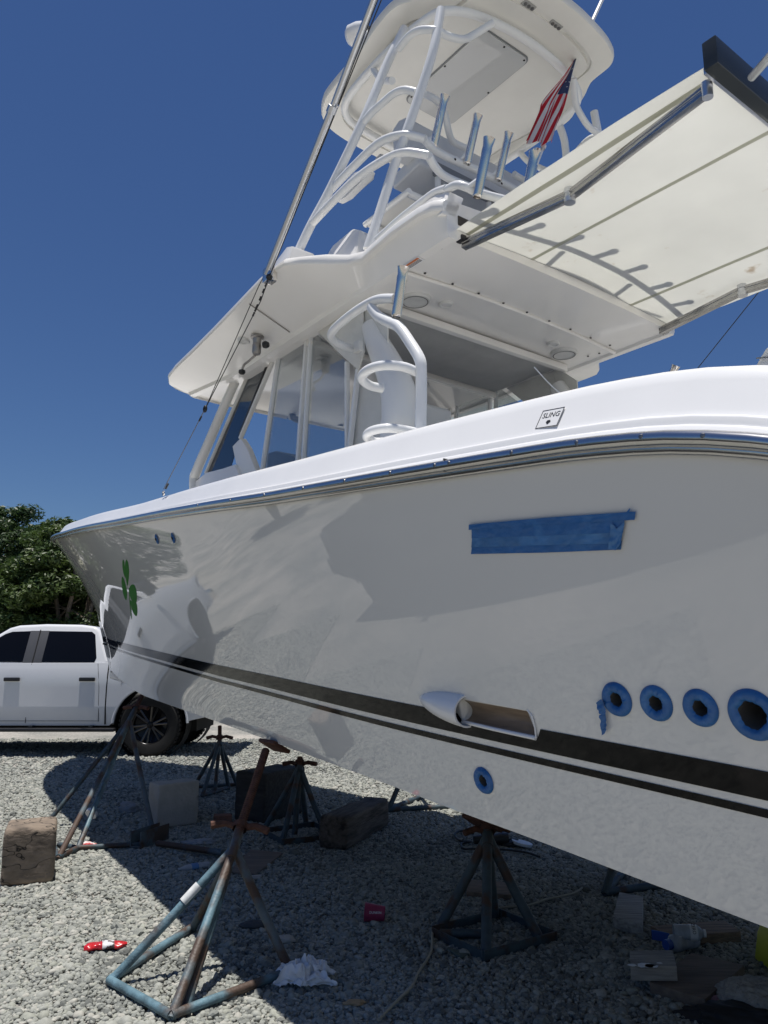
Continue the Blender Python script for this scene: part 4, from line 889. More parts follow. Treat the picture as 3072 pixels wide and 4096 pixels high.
jack_stand('jack stand on the far side whose foot shows past the cracked beam',
    [tuple(f7), (f7.x+.75, f7.y+.22, 0), (f7.x+.35, f7.y+.75, 0)], (f7.x+.36, f7.y+.32, .75), (f7.x+.36, f7.y+.32, .9), STEELD, (f7.x+.36, f7.y+.32, .84), V(1, 0, 0), None, r=.024, bars=[(0, 1), (0, 2)])

# ---------------------------------------------------------------- timbers, blocks and boards
def rough_block(name, label, cat, c, size, rz, m, seed, bev=.03, amp=.008, tilt=(0, 0), group=None):
    bm = bmesh.new(); hv = V(*size)/2; N = 15; seen = {}
    def vert(q):
        k = tuple(round(a, 5) for a in q)
        if k not in seen:
            w = V(q[0]*hv.x, q[1]*hv.y, q[2]*hv.z); c = V(*[max(-h_+bev, min(h_-bev, a)) for a, h_ in zip(w, hv)]); d = w-c
            w = c+d.normalized()*bev if d.length > 0 else w
            w += V(noise.noise(w*6+V(seed, 0, 0)), noise.noise(w*6+V(0, seed, 0)), noise.noise(w*6+V(0, 0, seed)))*amp+V(noise.noise(w*22+V(seed, 0, 0)), noise.noise(w*22+V(0, seed, 0)), noise.noise(w*22+V(0, 0, seed)))*amp*.35
            seen[k] = bm.verts.new(w)
        return seen[k]
    T = [-1, -.97, -.92]+[-.85+1.7*k/(N-5) for k in range(N-4)]+[.92, .97, 1]
    for ax in range(3):
        for sg in (-1, 1):
            for a0, a1 in zip(T, T[1:]):
                for b0, b1 in zip(T, T[1:]):
                    f = []
                    for a, b in ((a0, b0), (a1, b0), (a1, b1), (a0, b1)):
                        q = [a, b]; q.insert(ax, sg); f.append(vert(q))
                    bm.faces.new(f)
    bmesh.ops.recalc_face_normals(bm, faces=bm.faces)
    for f in bm.faces: f.smooth = True
    for e in bm.edges:
        if len(e.link_faces) == 2 and e.calc_face_angle(0) > R(40): e.smooth = False
    me = bpy.data.meshes.new(name); bm.to_mesh(me); bm.free(); me.materials.append(m)
    o = bpy.data.objects.new(name, me); COL.objects.link(o); o.location = (c[0], c[1], c[2]+size[2]/2); o.rotation_euler = (tilt[0], tilt[1], rz)
    return tag(o, label, cat, group)
ga, gb_ = V(*(-2.375, 5.178, 0)), V(*(-2.116, 5.283, 0)); d = gb_-ga; wd = d.length
rough_block('timber_block', 'weathered square timber block standing in the sun at the left edge', 'timber block', (ga+gb_)/2+V(-d.y, d.x, 0).normalized()*.17+V(-.03, 0, 0), (wd*1.12, .37, .345), math.atan2(d.y, d.x), WOOD, 3, .035, .006)
ga, gb_ = V(*(-1.914, 6.852, 0)), V(*(-1.627, 7.099, 0)); d = gb_-ga
rough_block('concrete_block', 'pale concrete block in the shade behind the bow stand', 'concrete block', (ga+gb_)/2+V(-d.y, d.x, 0).normalized()*.11, (d.length, .20, .36), math.atan2(d.y, d.x), CONC, 9, .012, .004)
ga, gb_ = V(*(-1.346, 7.248, 0)), V(*(-1.05, 7.074, 0)); d = gb_-ga
rough_block('timber_block', 'near black timber block beside the rusty jack screw', 'timber block', (ga+gb_)/2+V(-d.y, d.x, 0).normalized()*.30, (d.length, .60, .42), math.atan2(d.y, d.x), mat('tarred_timber', (.035, .033, .032), .85, var=.4, vs=5, bump=.008, bs=9, stretch=(1, 7, 7)), 5, .02, .008)
ga, gb_ = V(*(-0.276, 6.106, 0)), V(*(0.051, 6.991, 0)); d = gb_-ga
rough_block('timber_beam', 'cracked heavy timber beam lying under the hull', 'timber beam', (ga+gb_)/2+V(-d.y, d.x, 0).normalized()*.12, (d.length, .23, .235), math.atan2(d.y, d.x), mat('cracked_timber', (.10, .08, .065), .85, var=.45, vs=5, bump=.014, bs=9, stretch=(1, 7, 7), col2=(.03, .022, .018), c2s=3, c2lo=.5, c2hi=.66), 12, .03, .012)
def board(label, quad, t, m, seed, name='board', z0=0.0, group='loose boards under the hull'):
    Q = [V(*q) for q in quad]; c = sum(Q, V(0, 0, 0))/4; c.z = 0
    o = MB().prism([(q.x-c.x, q.y-c.y, 0) for q in Q], (0, 0, t)).build(name, m, None, bevel=.004); o.location = (c.x, c.y, z0)
    return tag(o, label, 'board', group)
board('grey board lying end-on beside the hidden stand foot', [(1.22, 4.417, 0.06), (1.389, 4.863, 0.06), (1.5, 4.774, 0.06), (1.337, 4.297, 0.06)], .06, WOODG, 1)
board('long brown board behind the two plastic bottles', [(1.381, 4.306, 0.05), (1.802, 4.393, 0.05), (1.813, 4.223, 0.05), (1.436, 4.143, 0.05)], .05, WOODB, 2)
board('wide dark plywood sheet at the bottom right', [(1.139, 3.612, 0.045), (1.455, 3.949, 0.045), (1.633, 3.796, 0.045), (1.31, 3.442, 0.045)], .045, PLY, 3)
board('short grey board with white paint splashes on the plywood', [(1.062, 3.611, 0.1), (1.114, 3.786, 0.1), (1.311, 3.791, 0.1), (1.259, 3.603, 0.1)], .06, WOODG, 4, z0=.05)
pb_ = MB()
for px_, rr in (((1.128, 3.612, 0.111), .03), ((1.15, 3.604, 0.111), .022), ((1.197, 3.635, 0.111), .009), ((1.071, 3.612, 0.111), .014)):
    n = 14; vs = [(px_[0]+rr*(1+.4*noise.noise(V(k, rr*50, 0)))*math.cos(2*math.pi*k/n)*1.3, px_[1]+rr*(1+.4*noise.noise(V(k, 3, rr*50)))*math.sin(2*math.pi*k/n), .1112) for k in range(n)]
    pb_.add(vs, [tuple(range(n))])
po = pb_.build('paint_splash', LABELW, None, ang=0); po.parent = [o for o in COL.objects if o.get('label', '').startswith('short grey board')][0]; po.matrix_parent_inverse = po.parent.matrix_basis.inverted()
board('thin brown plywood scrap beside the rusty leg', [(-1.039, 5.501, 0.015), (-0.997, 6.103, 0.015), (-0.743, 6, 0.015), (-0.848, 5.418, 0.015)], .015, PLY, 5)
board('narrow board strip under the plywood scrap', [(-0.897, 5.317, 0.012), (-0.904, 5.403, 0.012), (-0.804, 5.436, 0.012), (-0.811, 5.355, 0.012)], .012, WOODG, 6)
board('brown board lying flat behind the amidships stand', [(0.498, 4.982, 0.03), (0.548, 5.236, 0.03), (0.798, 5.175, 0.03), (0.76, 4.91, 0.03)], .03, WOODB, 7)
board('dusty green slate scrap by the amidships stand', [(0.307, 4.102, 0.012), (0.322, 4.121, 0.012), (0.415, 4.035, 0.012), (0.363, 3.996, 0.012)], .012, mat('green_slate', (.09, .12, .11), .8), 8)
br = empty('steel_bracket', (-1.775, 6.23, 0)); tag(br, 'rusty steel channel bracket with long pipe lying beside the bow stand', 'bracket')
bo = V(*(-1.775, 6.23, 0)); pA, pB = V(*(-1.841, 6.145, 0)), V(*(-1.719, 6.479, 0)); dd = (pB-pA).normalized(); sd = V(-dd.y, dd.x, 0)
for nm, off, sz in (('flange', sd*.0+V(0, 0, .06), (.009, .13)), ('flange', sd*.09+V(0, 0, .06), (.009, .13)), ('web', sd*.045+V(0, 0, .015), (.09, .009))):
    MB().box((pA+pB)/2-bo+off, ((pB-pA).length, sz[0], sz[1]), Matrix((dd, sd, V(0, 0, 1))).transposed()).build(nm, STEELR, br, bevel=.003)
MB().tube([V(*(-1.721, 6.181, 0.04))-bo, V(*(-1.166, 5.889, 0.04))-bo], .022, 10).build('pipe', STEELR, br)

# ---------------------------------------------------------------- litter
def at(o, loc, rz=0, rx=0, ry=0): o.location = loc; o.rotation_euler = (rx, ry, rz); return o
cup = empty('paper_cup', (-0.106, 4.522, 0)); tag(cup, 'magenta paper cup lying on its side in the shade', 'cup')
cup.rotation_euler = (0, 0, R(-4))
MB().lathe([(.037, 0), (.048, .105), (.050, .107), (.048, .109), (.046, .104), (.035, .004), (.0001, .004)], (.11, 0, .046), (-1, 0, .06), 26).build('cup_wall', [CUPM], cup, ang=50)
MB().lathe([(.0445, 0), (.0001, .002)], (.015, 0, .052), (1, 0, 0), 24).build('cup_inside', mat('cup_inner_grey', (.30, .30, .34), .6), cup)
M_ = Matrix.Translation((.062, -.0435, .062))@Matrix.Rotation(R(70), 4, 'X'); text_mesh('cup_lettering', 'DUNKIN', .017, LABELW, cup, M_)
def crumple(name, label, cat, loc, size, m, seed, sub=5, amp=.5, rz=0):
    bm = bmesh.new(); bmesh.ops.create_icosphere(bm, subdivisions=sub, radius=1)
    for v in bm.verts:
        c = v.co.copy(); k = 1+amp*.8*noise.noise(c*1.3+V(seed, 0, 0))+amp*.9*abs(noise.noise(c*2.6+V(0, seed, 0)))-amp*.45*abs(noise.noise(c*5.5+V(0, 0, seed)))-amp*.2*abs(noise.noise(c*11+V(0, 0, seed)))
        v.co = V(c.x*size[0], c.y*size[1], max(-.25, c.z)*size[2])*k
    for f in bm.faces: f.smooth = True
    me = bpy.data.meshes.new(name); bm.to_mesh(me); bm.free(); me.materials.append(m); o = bpy.data.objects.new(name, me); COL.objects.link(o)
    o.location = loc; o.rotation_euler[2] = rz; return tag(o, label, cat)
def rag_sheet(label, loc, sx, sy, h, m, seed):
    def f(u, v):
        a, b = 2*u-1, 2*v-1; q = V(a*2.2, b*2.2, seed); r = min(1, max(abs(a), abs(b))**2*.55+(a*a+b*b)*.3)
        fold = abs(noise.noise(q*1.1))*1.3+abs(noise.noise(q*2.4+V(3, 1, 0)))*.8+abs(noise.noise(q*5+V(1, 7, 0)))*.3
        x = sx*(a+.55*noise.noise(q*.9+V(9, 0, 0))+.22*noise.noise(q*2.6+V(5, 5, 0))); y = sy*(b+.55*noise.noise(q*.9+V(0, 9, 0))+.22*noise.noise(q*2.6+V(2, 8, 0)))
        return V(x, y, .006+h*(1-r)*(.25+fold)+h*.25*abs(noise.noise(q*3.3)))
    o = MB().grid(f, 80, 64).build('cloth_rag', m, None, ang=70); o.location = loc; return tag(o, label, 'rag')
rag_sheet('crumpled white rag by the near stand foot', V(*(-0.355, 3.698, 0))+V(0, .02, .006), .11, .085, .075, PAPER, 4)
rb = empty('crushed_bottle', (-1.372, 4.108, 0)); tag(rb, 'crushed red plastic bottle lying on the sunlit gravel', 'bottle'); rb.rotation_euler[2] = R(22)
m = MB(); N = 26
def rbf(u, v):
    x = -.10+.20*u; w = (.034 if u < .72 else .034*(1-((u-.72)/.28)**1.6*.55))*min(1, .55+u*6); a = 2*math.pi*v
    k = 1+.28*noise.noise(V(u*7, math.cos(a)*1.5, math.sin(a)*1.5)); return V(x, w*math.cos(a)*k+.012*math.sin(u*5), .022+w*.5*math.sin(a)*k)
MB().grid(lambda u, v: rbf(u*.42, v), 12, N).build('bottle_base', REDP, rb, ang=50); MB().grid(lambda u, v: rbf(.42+u*.28, v)+V(0, 0, .001), 8, N).build('bottle_label', mat('crumpled_label', (.55, .55, .56), .5, col2=(.10, .06, .06), c2s=24, c2lo=.52, c2hi=.56), rb, ang=50); MB().grid(lambda u, v: rbf(.70+u*.30, v), 8, N).build('bottle_neck', REDP, rb, ang=50)
def bottle(label, p, q, r, seed, m=CLEARP, lab=True, cap=LABELW, txt=None, cat='bottle'):
    p, q = V(*p), V(*q); d = (q-p); L = d.length; o = empty('plastic_bottle', p); tag(o, label, cat, 'plastic bottles under the hull'); a = d.normalized()
    pr = [(.0001, 0), (r*.9, .003), (r, .015)]+[(r*(1-.06*(k % 2)), .02+L*.4*k/9) for k in range(10)]+[(r, L*.46), (r, L*.74), (r*.75, L*.84), (r*.42, L*.91), (r*.42, L*.93)]
    MB().lathe(pr, V(0, 0, r), a, 20).build('bottle_body', m, o, ang=60)
    MB().lathe([(r*.48, L*.925), (r*.5, L*.93), (r*.5, L), (.0001, L)], V(0, 0, r), a, 16).build('cap', cap, o, ang=40)
    if lab:
        MB().lathe([(r*1.015, L*.50), (r*1.015, L*.73)], V(0, 0, r), a, 20).build('wrap_label', LABELW, o, ang=60)
    if txt:
        side = V(0, 0, 1).cross(a).normalized(); 
        if side.y > 0: side = -side
        nn = (V(0, 0, 1)*.72+side*.69).normalized(); ey = a; ex = ey.cross(nn).normalized()
        M = Matrix((ex, ey, nn)).transposed().to_4x4(); M.translation = V(0, 0, r)+a*L*.61+nn*r*1.03
        text_mesh('label_lettering', txt, r*.62, INK, o, M@Matrix.Rotation(R(0), 4, 'Z'))
    return o
bottle('clear ribbed water bottle with printed white label on the brown board', (1.428, 4.108, 0.05), (1.579, 4.08, 0.05), .036, 1, txt='ZERO')
sb = empty('spray_bottle', (1.466, 4.08, 0)); tag(sb, 'cloudy squeeze bottle with blue strap lying in front of the ribbed bottle', 'bottle')
so = V(*(1.466, 4.08, 0)); p0, p1 = V(*(1.547, 4.14, 0))-so, V(*(1.397, 4.067, 0))-so; ax_ = (p1-p0).normalized(); L = (p1-p0).length
MB().lathe([(.0001, 0), (.036, .003), (.040, .014), (.040, L*.40), (.036, L*.46), (.036, L*.56), (.040, L*.62), (.040, L*.86), (.024, L*.98), (.0001, L)], p0+V(0, 0, .042), ax_, 22).build('bottle_body', CLEARP, sb, ang=60)
MB().lathe([(.024, 0), (.024, .03), (.0001, .03)], p1+V(0, 0, .042), ax_, 16).build('cap', CAPBLUE, sb)
MB().prism([(-.03, -.014, 0), (.03, -.014, 0), (.034, .006, 0), (.018, .017, 0), (-.026, .016, 0)], (0, 0, .001)).build('oval_label', LABELW, sb).matrix_local = Matrix.Translation(p0.lerp(p1, .55)+V(0, -.014, .082))@Matrix.Rotation(R(20), 4, 'X')@Matrix.Rotation(math.atan2(ax_.y, ax_.x)+math.pi, 4, 'Z')
text_mesh('label_lettering', '3 in 1', .014, INK, sb, Matrix.Translation(p0.lerp(p1, .55)+V(0, -.014, .0838))@Matrix.Rotation(R(20), 4, 'X')@Matrix.Rotation(math.atan2(ax_.y, ax_.x)+math.pi, 4, 'Z'))
st_ = empty('blue_strap', (1.386, 4.175, 0)); tag(st_, 'short blue plastic strip lying behind the squeeze bottle', 'plastic strip')
so = V(*(1.386, 4.175, 0)); a, b_ = V(*(1.36, 4.224, 0))-so, V(*(1.432, 4.175, 0))-so
MB().grid(lambda u, v: a.lerp(b_, u)+V(0, .004*math.sin(u*4), .045*v+.012), 10, 2).build('strip', CAPBLUE, st_, ang=60, solid=.004)
pb2 = empty('plastic_bottle', (-1.321, 5.575, 0)); tag(pb2, 'flattened clear bottle with faint blue label behind the near stand leg', 'bottle', 'plastic bottles under the hull')
so = V(*(-1.321, 5.575, 0)); a, b_ = V(*(-1.395, 5.541, 0))-so, V(*(-1.23, 5.662, 0))-so
MB().lathe([(.0001, 0), (.012, .004), (.012, .02), (.03, .06), (.032, .16), (.028, .22), (.0001, .225)], a+V(0, 0, .02), b_-a, 16).build('bottle_body', CLEARP, pb2, ang=60).scale = (1, 1, .7)
MB().lathe([(.0325, .09), (.0325, .14)], a+V(0, 0, .02), b_-a, 16).build('wrap_label', mat('pale_blue_label', (.10, .22, .45), .5), pb2, ang=60).scale = (1, 1, .7)
def cord(name, label, pts, r, m, cat='cord'):
    P = [V(*p)+V(0, 0, r+.012) for p in pts]; c = P[0].copy(); o = MB().tube([p-c for p in smooth(P, 6)], r, 7).build(name, m, None, ang=60); o.location = c; return tag(o, label, cat)
cord('extension_cord', 'tan cord snaking past the amidships stand towards the bottom edge', [(1.272, 5.188, 0), (1.163, 4.999, 0), (0.972, 4.875, 0), (0.833, 4.757, 0), (0.647, 4.699, 0), (0.539, 4.569, 0), (0.422, 4.496, 0), (0.342, 4.481, 0), (0.262, 4.369, 0), (0.228, 4.042, 0), (0.155, 3.784, 0), (0.117, 3.63, 0), (0.045, 3.473, 0), (-0.021, 3.322, 0)], .0065, ROPE)
cord('black_cable', 'black cable looped on the gravel behind the amidships stand', [(0.728, 6.606, 0), (0.642, 6.706, 0), (0.571, 6.574, 0), (0.593, 6.356, 0), (0.675, 6.326, 0), (0.598, 6.267, 0), (0.595, 6.096, 0), (0.69, 6.096, 0), (0.875, 6.069, 0), (1.035, 5.988, 0), (1.115, 5.858, 0)], .008, RUBBER, 'cable')
ps = empty('polisher', (0.904, 6.267, 0)); tag(ps, 'black power tool lying behind the amidships stand', 'power tool')
MB().lathe([(.0001, 0), (.03, .005), (.035, .05), (.034, .16), (.045, .20), (.045, .27), (.0001, .28)], (-.22, -.02, .05), (1, .05, .02), 16).build('tool_body', PLAST, ps); MB().lathe([(.02, 0), (.07, .01), (.075, .03), (.0001, .035)], (.06, 0, .05), (.2, 0, -1), 18).build('tool_head', RUBBER, ps); MB().tube([(.02, 0, .06), (.03, .10, .08)], .016, 10).build('side_handle', PLAST, ps); MB().lathe([(.075, 0), (.08, .02), (.0001, .025)], (.15, -.04, .02), (.2, 0, 1), 18).build('buffing_pad', PAPER, ps)
fp = crumple('fleece_pad', 'grey fleece pad at the bottom right corner', 'pad', V(*(1.501, 3.451, 0))+V(.04, .02, .035), (.17, .11, .07), FLEECE, 8, 5, .25, R(-25))
crumple('dark_bag', 'black cloth bag slumped in front of the fleece pad', 'bag', V(*(1.394, 3.353, 0))+V(.02, -.03, .01), (.22, .10, .05), LEATHER, 2, 4, .4, R(-25))
crumple('pink_rag', 'small pink rag tucked beside the fleece pad', 'rag', V(*(1.37, 3.503, 0))+V(0, 0, .012), (.05, .02, .02), mat('pink_cloth', (.38, .25, .33), .8), 3, 4, .5)
yb = empty('yellow_bucket', V(*(1.725, 3.776, 0))+V(.172, .03, 0)); tag(yb, 'yellow plastic tub cut off by the right edge', 'tub')
MB().prism([(-.125, 0, .0), (-.10, 0, .12), (-.06, 0, .20), (.1, 0, .20), (.14, 0, 0)], (0, .2, 0)).build('tub_body', YEL, yb, bevel=.012); MB().box((0, .1, .205), (.24, .22, .015)).build('tub_rim', YEL, yb, bevel=.005)
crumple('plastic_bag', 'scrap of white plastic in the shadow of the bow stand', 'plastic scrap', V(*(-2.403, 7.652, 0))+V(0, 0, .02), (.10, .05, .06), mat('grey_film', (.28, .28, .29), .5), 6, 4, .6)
crumple('red_white_can', 'crushed red and white can behind the bow stand bars', 'can', V(*(-2.253, 6.166, 0))+V(0, .02, .02), (.09, .04, .03), mat('can_print', (.70, .70, .70), .4, col2=(.45, .02, .02), c2s=14), 9, 4, .3, R(-15))
crumple('dry_leaf', 'curled tan leaf on the shaded gravel at the bottom', 'leaf', V(*(-0.124, 3.502, 0))+V(0, 0, .008), (.042, .022, .010), mat('tan_leaf', (.40, .27, .15), .7), 5, 3, .5)
crumple('stone', 'flat grey stone in the shade right of the near stand', 'stone', V(*(-0.503, 4.219, 0))+V(0, 0, .012), (.055, .035, .022), CONC, 7, 3, .3)
crumple('stone', 'flat dark stone in the shade behind the rusty leg', 'stone', V(*(-0.698, 4.441, 0))+V(0, 0, .012), (.075, .035, .022), mat('dark_slate', (.07, .07, .075), .8), 8, 3, .3)
crumple('brick_chip', 'small red brick chip near the bottom edge', 'brick chip', V(*(-0.941, 3.47, 0))+V(0, 0, .012), (.02, .014, .014), mat('brick_red', (.30, .10, .06), .9), 2, 3, .3)
crumple('rag_pile', 'rumpled white paper scrap beside the fallen pipe', 'paper scrap', V(*(-1.427, 6.341, 0))+V(0, 0, .014), (.11, .05, .02), mat('grey_paper', (.34, .34, .35), .8), 11, 4, .8)
rough_block('brick', 'reddish brick half hidden behind the rusty screw', 'brick', (-1.421, 7.128, 0), (.16, .09, .07), R(10), mat('brick_red_dark', (.22, .10, .07), .9, var=.2, vs=20), 4, .006, .003)

# ---------------------------------------------------------------- pickup trucks
def arch(cx, r, z0, a0, a1, n=14): return [(cx+r*math.cos(R(a0+(a1-a0)*k/n)), z0+r*math.sin(R(a0+(a1-a0)*k/n))) for k in range(n+1)]
def pickup(label, loc, rz, paint, trim, group):
    T = empty('pickup_truck', loc, rz); tag(T, label, 'pickup truck', group)
    xr, xf, wr_ = -1.78, 1.90, .46
    prof = [(-2.86, .62), (-2.86, 1.30), (-2.83, 1.36), (-1.14, 1.37), (-1.10, 1.37), (1.45, 1.36), (1.9, 1.33), (2.35, 1.29), (2.68, 1.24), (2.80, 1.15), (2.84, .95), (2.84, .62)]
    bottom = [(2.42, .50)]+[q for q in arch(xf, .555, .46, 4, 176)]+[(xf-.60, .44), (xr+.62, .44)]+[q for q in arch(xr, .555, .46, 4, 176)]+[(-2.40, .52)]
    # body side: slightly curved in section
    pts = prof+bottom; n = len(pts)
    def side_y(z): return .985-.055*max(0, (z-.95)/.45)**2-.05*max(0, (.75-z)/.35)**2
    m = MB(); vs = []
    ins = [0.0]
    for sg in (1, -1): vs += [(x, sg*side_y(z), z) for x, z in pts]
    fs = [tuple(range(n)), tuple(range(2*n-1, n-1, -1))]+[(i, i+n, (i+1) % n+n, (i+1) % n) for i in range(n)]
    m.add(vs, fs)
    o = m.build('body', paint, T, bevel=0); bm = bmesh.new(); bm.from_mesh(o.data)
    bmesh.ops.bisect_plane(bm, geom=bm.verts[:]+bm.edges[:]+bm.faces[:], plane_co=(0, 0, 1.12), plane_no=(0, 0, 1)); bmesh.ops.bisect_plane(bm, geom=bm.verts[:]+bm.edges[:]+bm.faces[:], plane_co=(0, 0, .71), plane_no=(0, 0, 1)); bmesh.ops.bisect_plane(bm, geom=bm.verts[:]+bm.edges[:]+bm.faces[:], plane_co=(0, 0, 1.25), plane_no=(0, 0, 1))
    for v in bm.verts: v.co.y = math.copysign(side_y(v.co.z)-(.012 if v.co.z < .70 else 0), v.co.y)
    es = [e for e in bm.edges if len(e.link_faces) == 2 and e.calc_face_angle(0) > R(40)]
    bmesh.ops.bevel(bm, geom=es, offset=.03, segments=3, affect='EDGES', profile=.6, clamp_overlap=True)
    for f in bm.faces: f.smooth = True
    for e in bm.edges:
        if len(e.link_faces) == 2 and e.calc_face_angle(0) > R(35): e.smooth = False
    bm.to_mesh(o.data); bm.free()
    # cab greenhouse
    def cy(z): return .925-(z-1.36)/.60*.19
    gb = [(-1.09, 1.355), (-.97, 1.62), (-.86, 1.86), (-.78, 1.925), (-.55, 1.955), (.0, 1.965), (.42, 1.945), (.56, 1.905), (.98, 1.62), (1.42, 1.345)]
    m = MB(); n = len(gb); vs = []
    for sg in (1, -1): vs += [(x, sg*cy(z), z) for x, z in gb]
    m.add(vs, [tuple(range(n)), tuple(range(2*n-1, n-1, -1))]+[(i, i+n, (i+1) % n+n, (i+1) % n) for i in range(n)])
    m.build('cab', paint, T, bevel=.05, seg=3, ang=40)
    for sg in (1, -1):
        def pane(name, q, mm, off): return MB().prism([(x, sg*(cy(z)+off), z) for x, z in q], (0, -sg*.02, 0)).build(name, mm, T, bevel=.003)
        pane('side_window', [(-.86, 1.37), (-.885, 1.44), (-.80, 1.80), (-.74, 1.845), (-.06, 1.855), (-.04, 1.375)], TGLASS, .006)
        pane('side_window', [(.22, 1.375), (.20, 1.855), (.50, 1.845), (.60, 1.81), (1.10, 1.47), (1.12, 1.39)], TGLASS, .006)
        pane('door_pillar', [(-.055, 1.37), (-.075, 1.86), (.215, 1.86), (.235, 1.37)], mat('pillar_grey', (.09, .09, .095), .35), .008)
        MB().prism([(x, sg*(cy(z)+.0135), z) for x, z in [(.075, 1.362), (.055, 1.875), (.070, 1.875), (.090, 1.362)]], (0, -sg*.004, 0)).build('pillar_gap', DARK, T)
        for xs_ in ([(-1.0, .50), (-.995, .75), (-.985, 1.0), (-.955, 1.2), (-.93, 1.355)], [(.10, .48), (.085, 1.355)], [(1.28, .48), (1.24, .9), (1.25, 1.34)]):
            MB().tube([(x, sg*(side_y(z)-.001), z) for x, z in xs_], .004, 6).build('door_seam', DARK, T)
        MB().tube([(-1.10, sg*(side_y(z)-.004), z) for z in (.46, .7, 1.0, 1.2, 1.35)], .011, 6).build('bed_gap', DARK, T)
        MB().tube([(x, sg*(side_y(.51)-.012), .51) for x in (-1.0, -.4, .1, .7, 1.25)], .003, 6).build('sill_seam', DARK, T)
        for hx in (-.80, .34):
            h = MB().box((hx, sg*(side_y(1.12)+.022), 1.122), (.24, .035, .058)).build('door_handle', PLAST, T, bevel=.014)
        MB().box((.1, sg*1.0, .385), (2.75, .15, .05)).build('side_step', PLAST, T, bevel=.015); 
        for bx_ in (-.9, 0, 1.0): MB().box((bx_, sg*.93, .42), (.06, .14, .05)).build('step_bracket', PLAST, T)
        MB().lathe([(.10, 0), (.105, .004), (.10, .005)], (-1.42, sg*side_y(1.10), 1.05), (0, sg, 0), 24).build('fuel_door_seam', mat('seam_grey', (.30, .28, .26), .7), T)
        for wx in (xr, xf):
            MB().tube([(wx+.565*math.cos(R(a)), sg*.965, .46+.565*math.sin(R(a))) for a in range(2, 180, 8)], .022, 8).build('fender_flare', PLAST if trim else paint, T, ang=60)
            W = empty('wheel', (wx, sg*.85, .452), 0, T)
            tw_ = .30
            MB().lathe([(.27, -.13), (.33, -.15), (.42, -.148), (.447, -.12), (.452, -.06), (.452, .06), (.447, .12), (.42, .148), (.33, .15), (.27, .13)], (0, 0, 0), (0, sg, 0), 48).build('tyre', TYRE, W, ang=30)
            tm = MB()
            for k in range(44):
                a = 2*math.pi*k/44
                for yy in (-.10, .10, .0):
                    if yy == 0 and k % 2: continue
                    tm.box((.455*math.cos(a), yy, .455*math.sin(a)), (.02, .075, .040), Matrix.Rotation(-a, 3, 'Y'))
            tm.build('tread', TYRE, W, ang=0)
            MB().lathe([(.285, -.12), (.255, -.11), (.25, .10), (.275, .125), (.285, .13), (.275, .135), (.262, .12), (.255, .0), (.0001, -.05)], (0, 0, 0), (0, sg, 0), 40).build('rim', RIM, W, ang=40)
            sp = MB()
            for k in range(12):
                a = 2*math.pi*k/12+(.09 if k % 2 else -.09); sp.tube([(.05*math.cos(a), sg*.09, .05*math.sin(a)), (.16*math.cos(a), sg*.105, .16*math.sin(a)), (.265*math.cos(a), sg*.118, .265*math.sin(a))], [.018, .014, .016], 6)
            sp.build('spokes', mat('spoke_alloy', (.10, .095, .09), .3, .9), W, ang=40)
            MB().lathe([(.0001, .125), (.04, .12), (.06, .09), (.06, .06)], (0, 0, 0), (0, sg, 0), 18).build('hub_cap', RIM, W)
            MB().lathe([(.54, -.30), (.54, .02)], (wx, sg*.90, .47), (0, sg, 0), 28).build('wheel_well', DARK, T, ang=60)
        MB().box((-2.87, sg*.86, 1.12), (.05, .16, .40)).build('tail_light', mat('tail_red', (.25, .01, .01), .15), T, bevel=.015)
        MB().prism([(2.83, sg*.97, 1.18), (2.60, sg*.985, 1.18), (2.62, sg*.985, 1.02), (2.84, sg*.97, .92)], (.02, -sg*.26, 0)).build('headlight', mat('headlight_glass', (.30, .30, .31), .05, .5), T, bevel=.01)
        MB().box((1.22, sg*1.08, 1.46), (.12, .20, .20)).build('side_mirror', PLAST, T, bevel=.03)
    MB().prism([(.585, -.70, 1.90), (.585, .70, 1.90), (1.40, .86, 1.375), (1.40, -.86, 1.375)], (.008, 0, .012)).build('windscreen', TGLASS, T)
    MB().prism([(-.865, -.66, 1.85), (-.865, .66, 1.85), (-1.06, .80, 1.42), (-1.06, -.80, 1.42)], (-.012, 0, .004)).build('rear_window', TGLASS, T)
    MB().box((2.85, 0, 1.05), (.05, 1.25, .24)).build('grille', PLAST, T, bevel=.02)
    MB().box((2.90, 0, .74), (.20, 1.94, .22)).build('bumper', CHROME if not trim else paint, T, bevel=.04); MB().box((-2.93, 0, .66), (.18, 1.90, .18)).build('bumper', CHROME, T, bevel=.03)
    MB().box((-.1, 0, .42), (4.6, 1.2, .18)).build('chassis', DARK, T); MB().box((-1.98, 0, 1.40), (1.68, 1.70, .03)).build('bed_cover', PLAST, T, bevel=.01)
    MB().box((-3.05, 0, .46), (.22, .07, .07)).box((-3.14, 0, .42), (.06, .06, .20)).lathe([(.0001, 0), (.026, .02), (.026, .04), (.0001, .05)], (-3.2, 0, .50), (0, 0, 1), 12).build('tow_hitch', ALU, T, bevel=.006)
    return T
pickup('white crew cab pickup truck parked beyond the bow', (-5.30, 12.86, 0), R(180), TRUCKW, False, 'parked pickup trucks')
pickup('dark pickup truck mirrored in the hull, parked left of the picture', (-5.9, 3.2, 0), R(108), TRUCKD, True, 'parked pickup trucks')

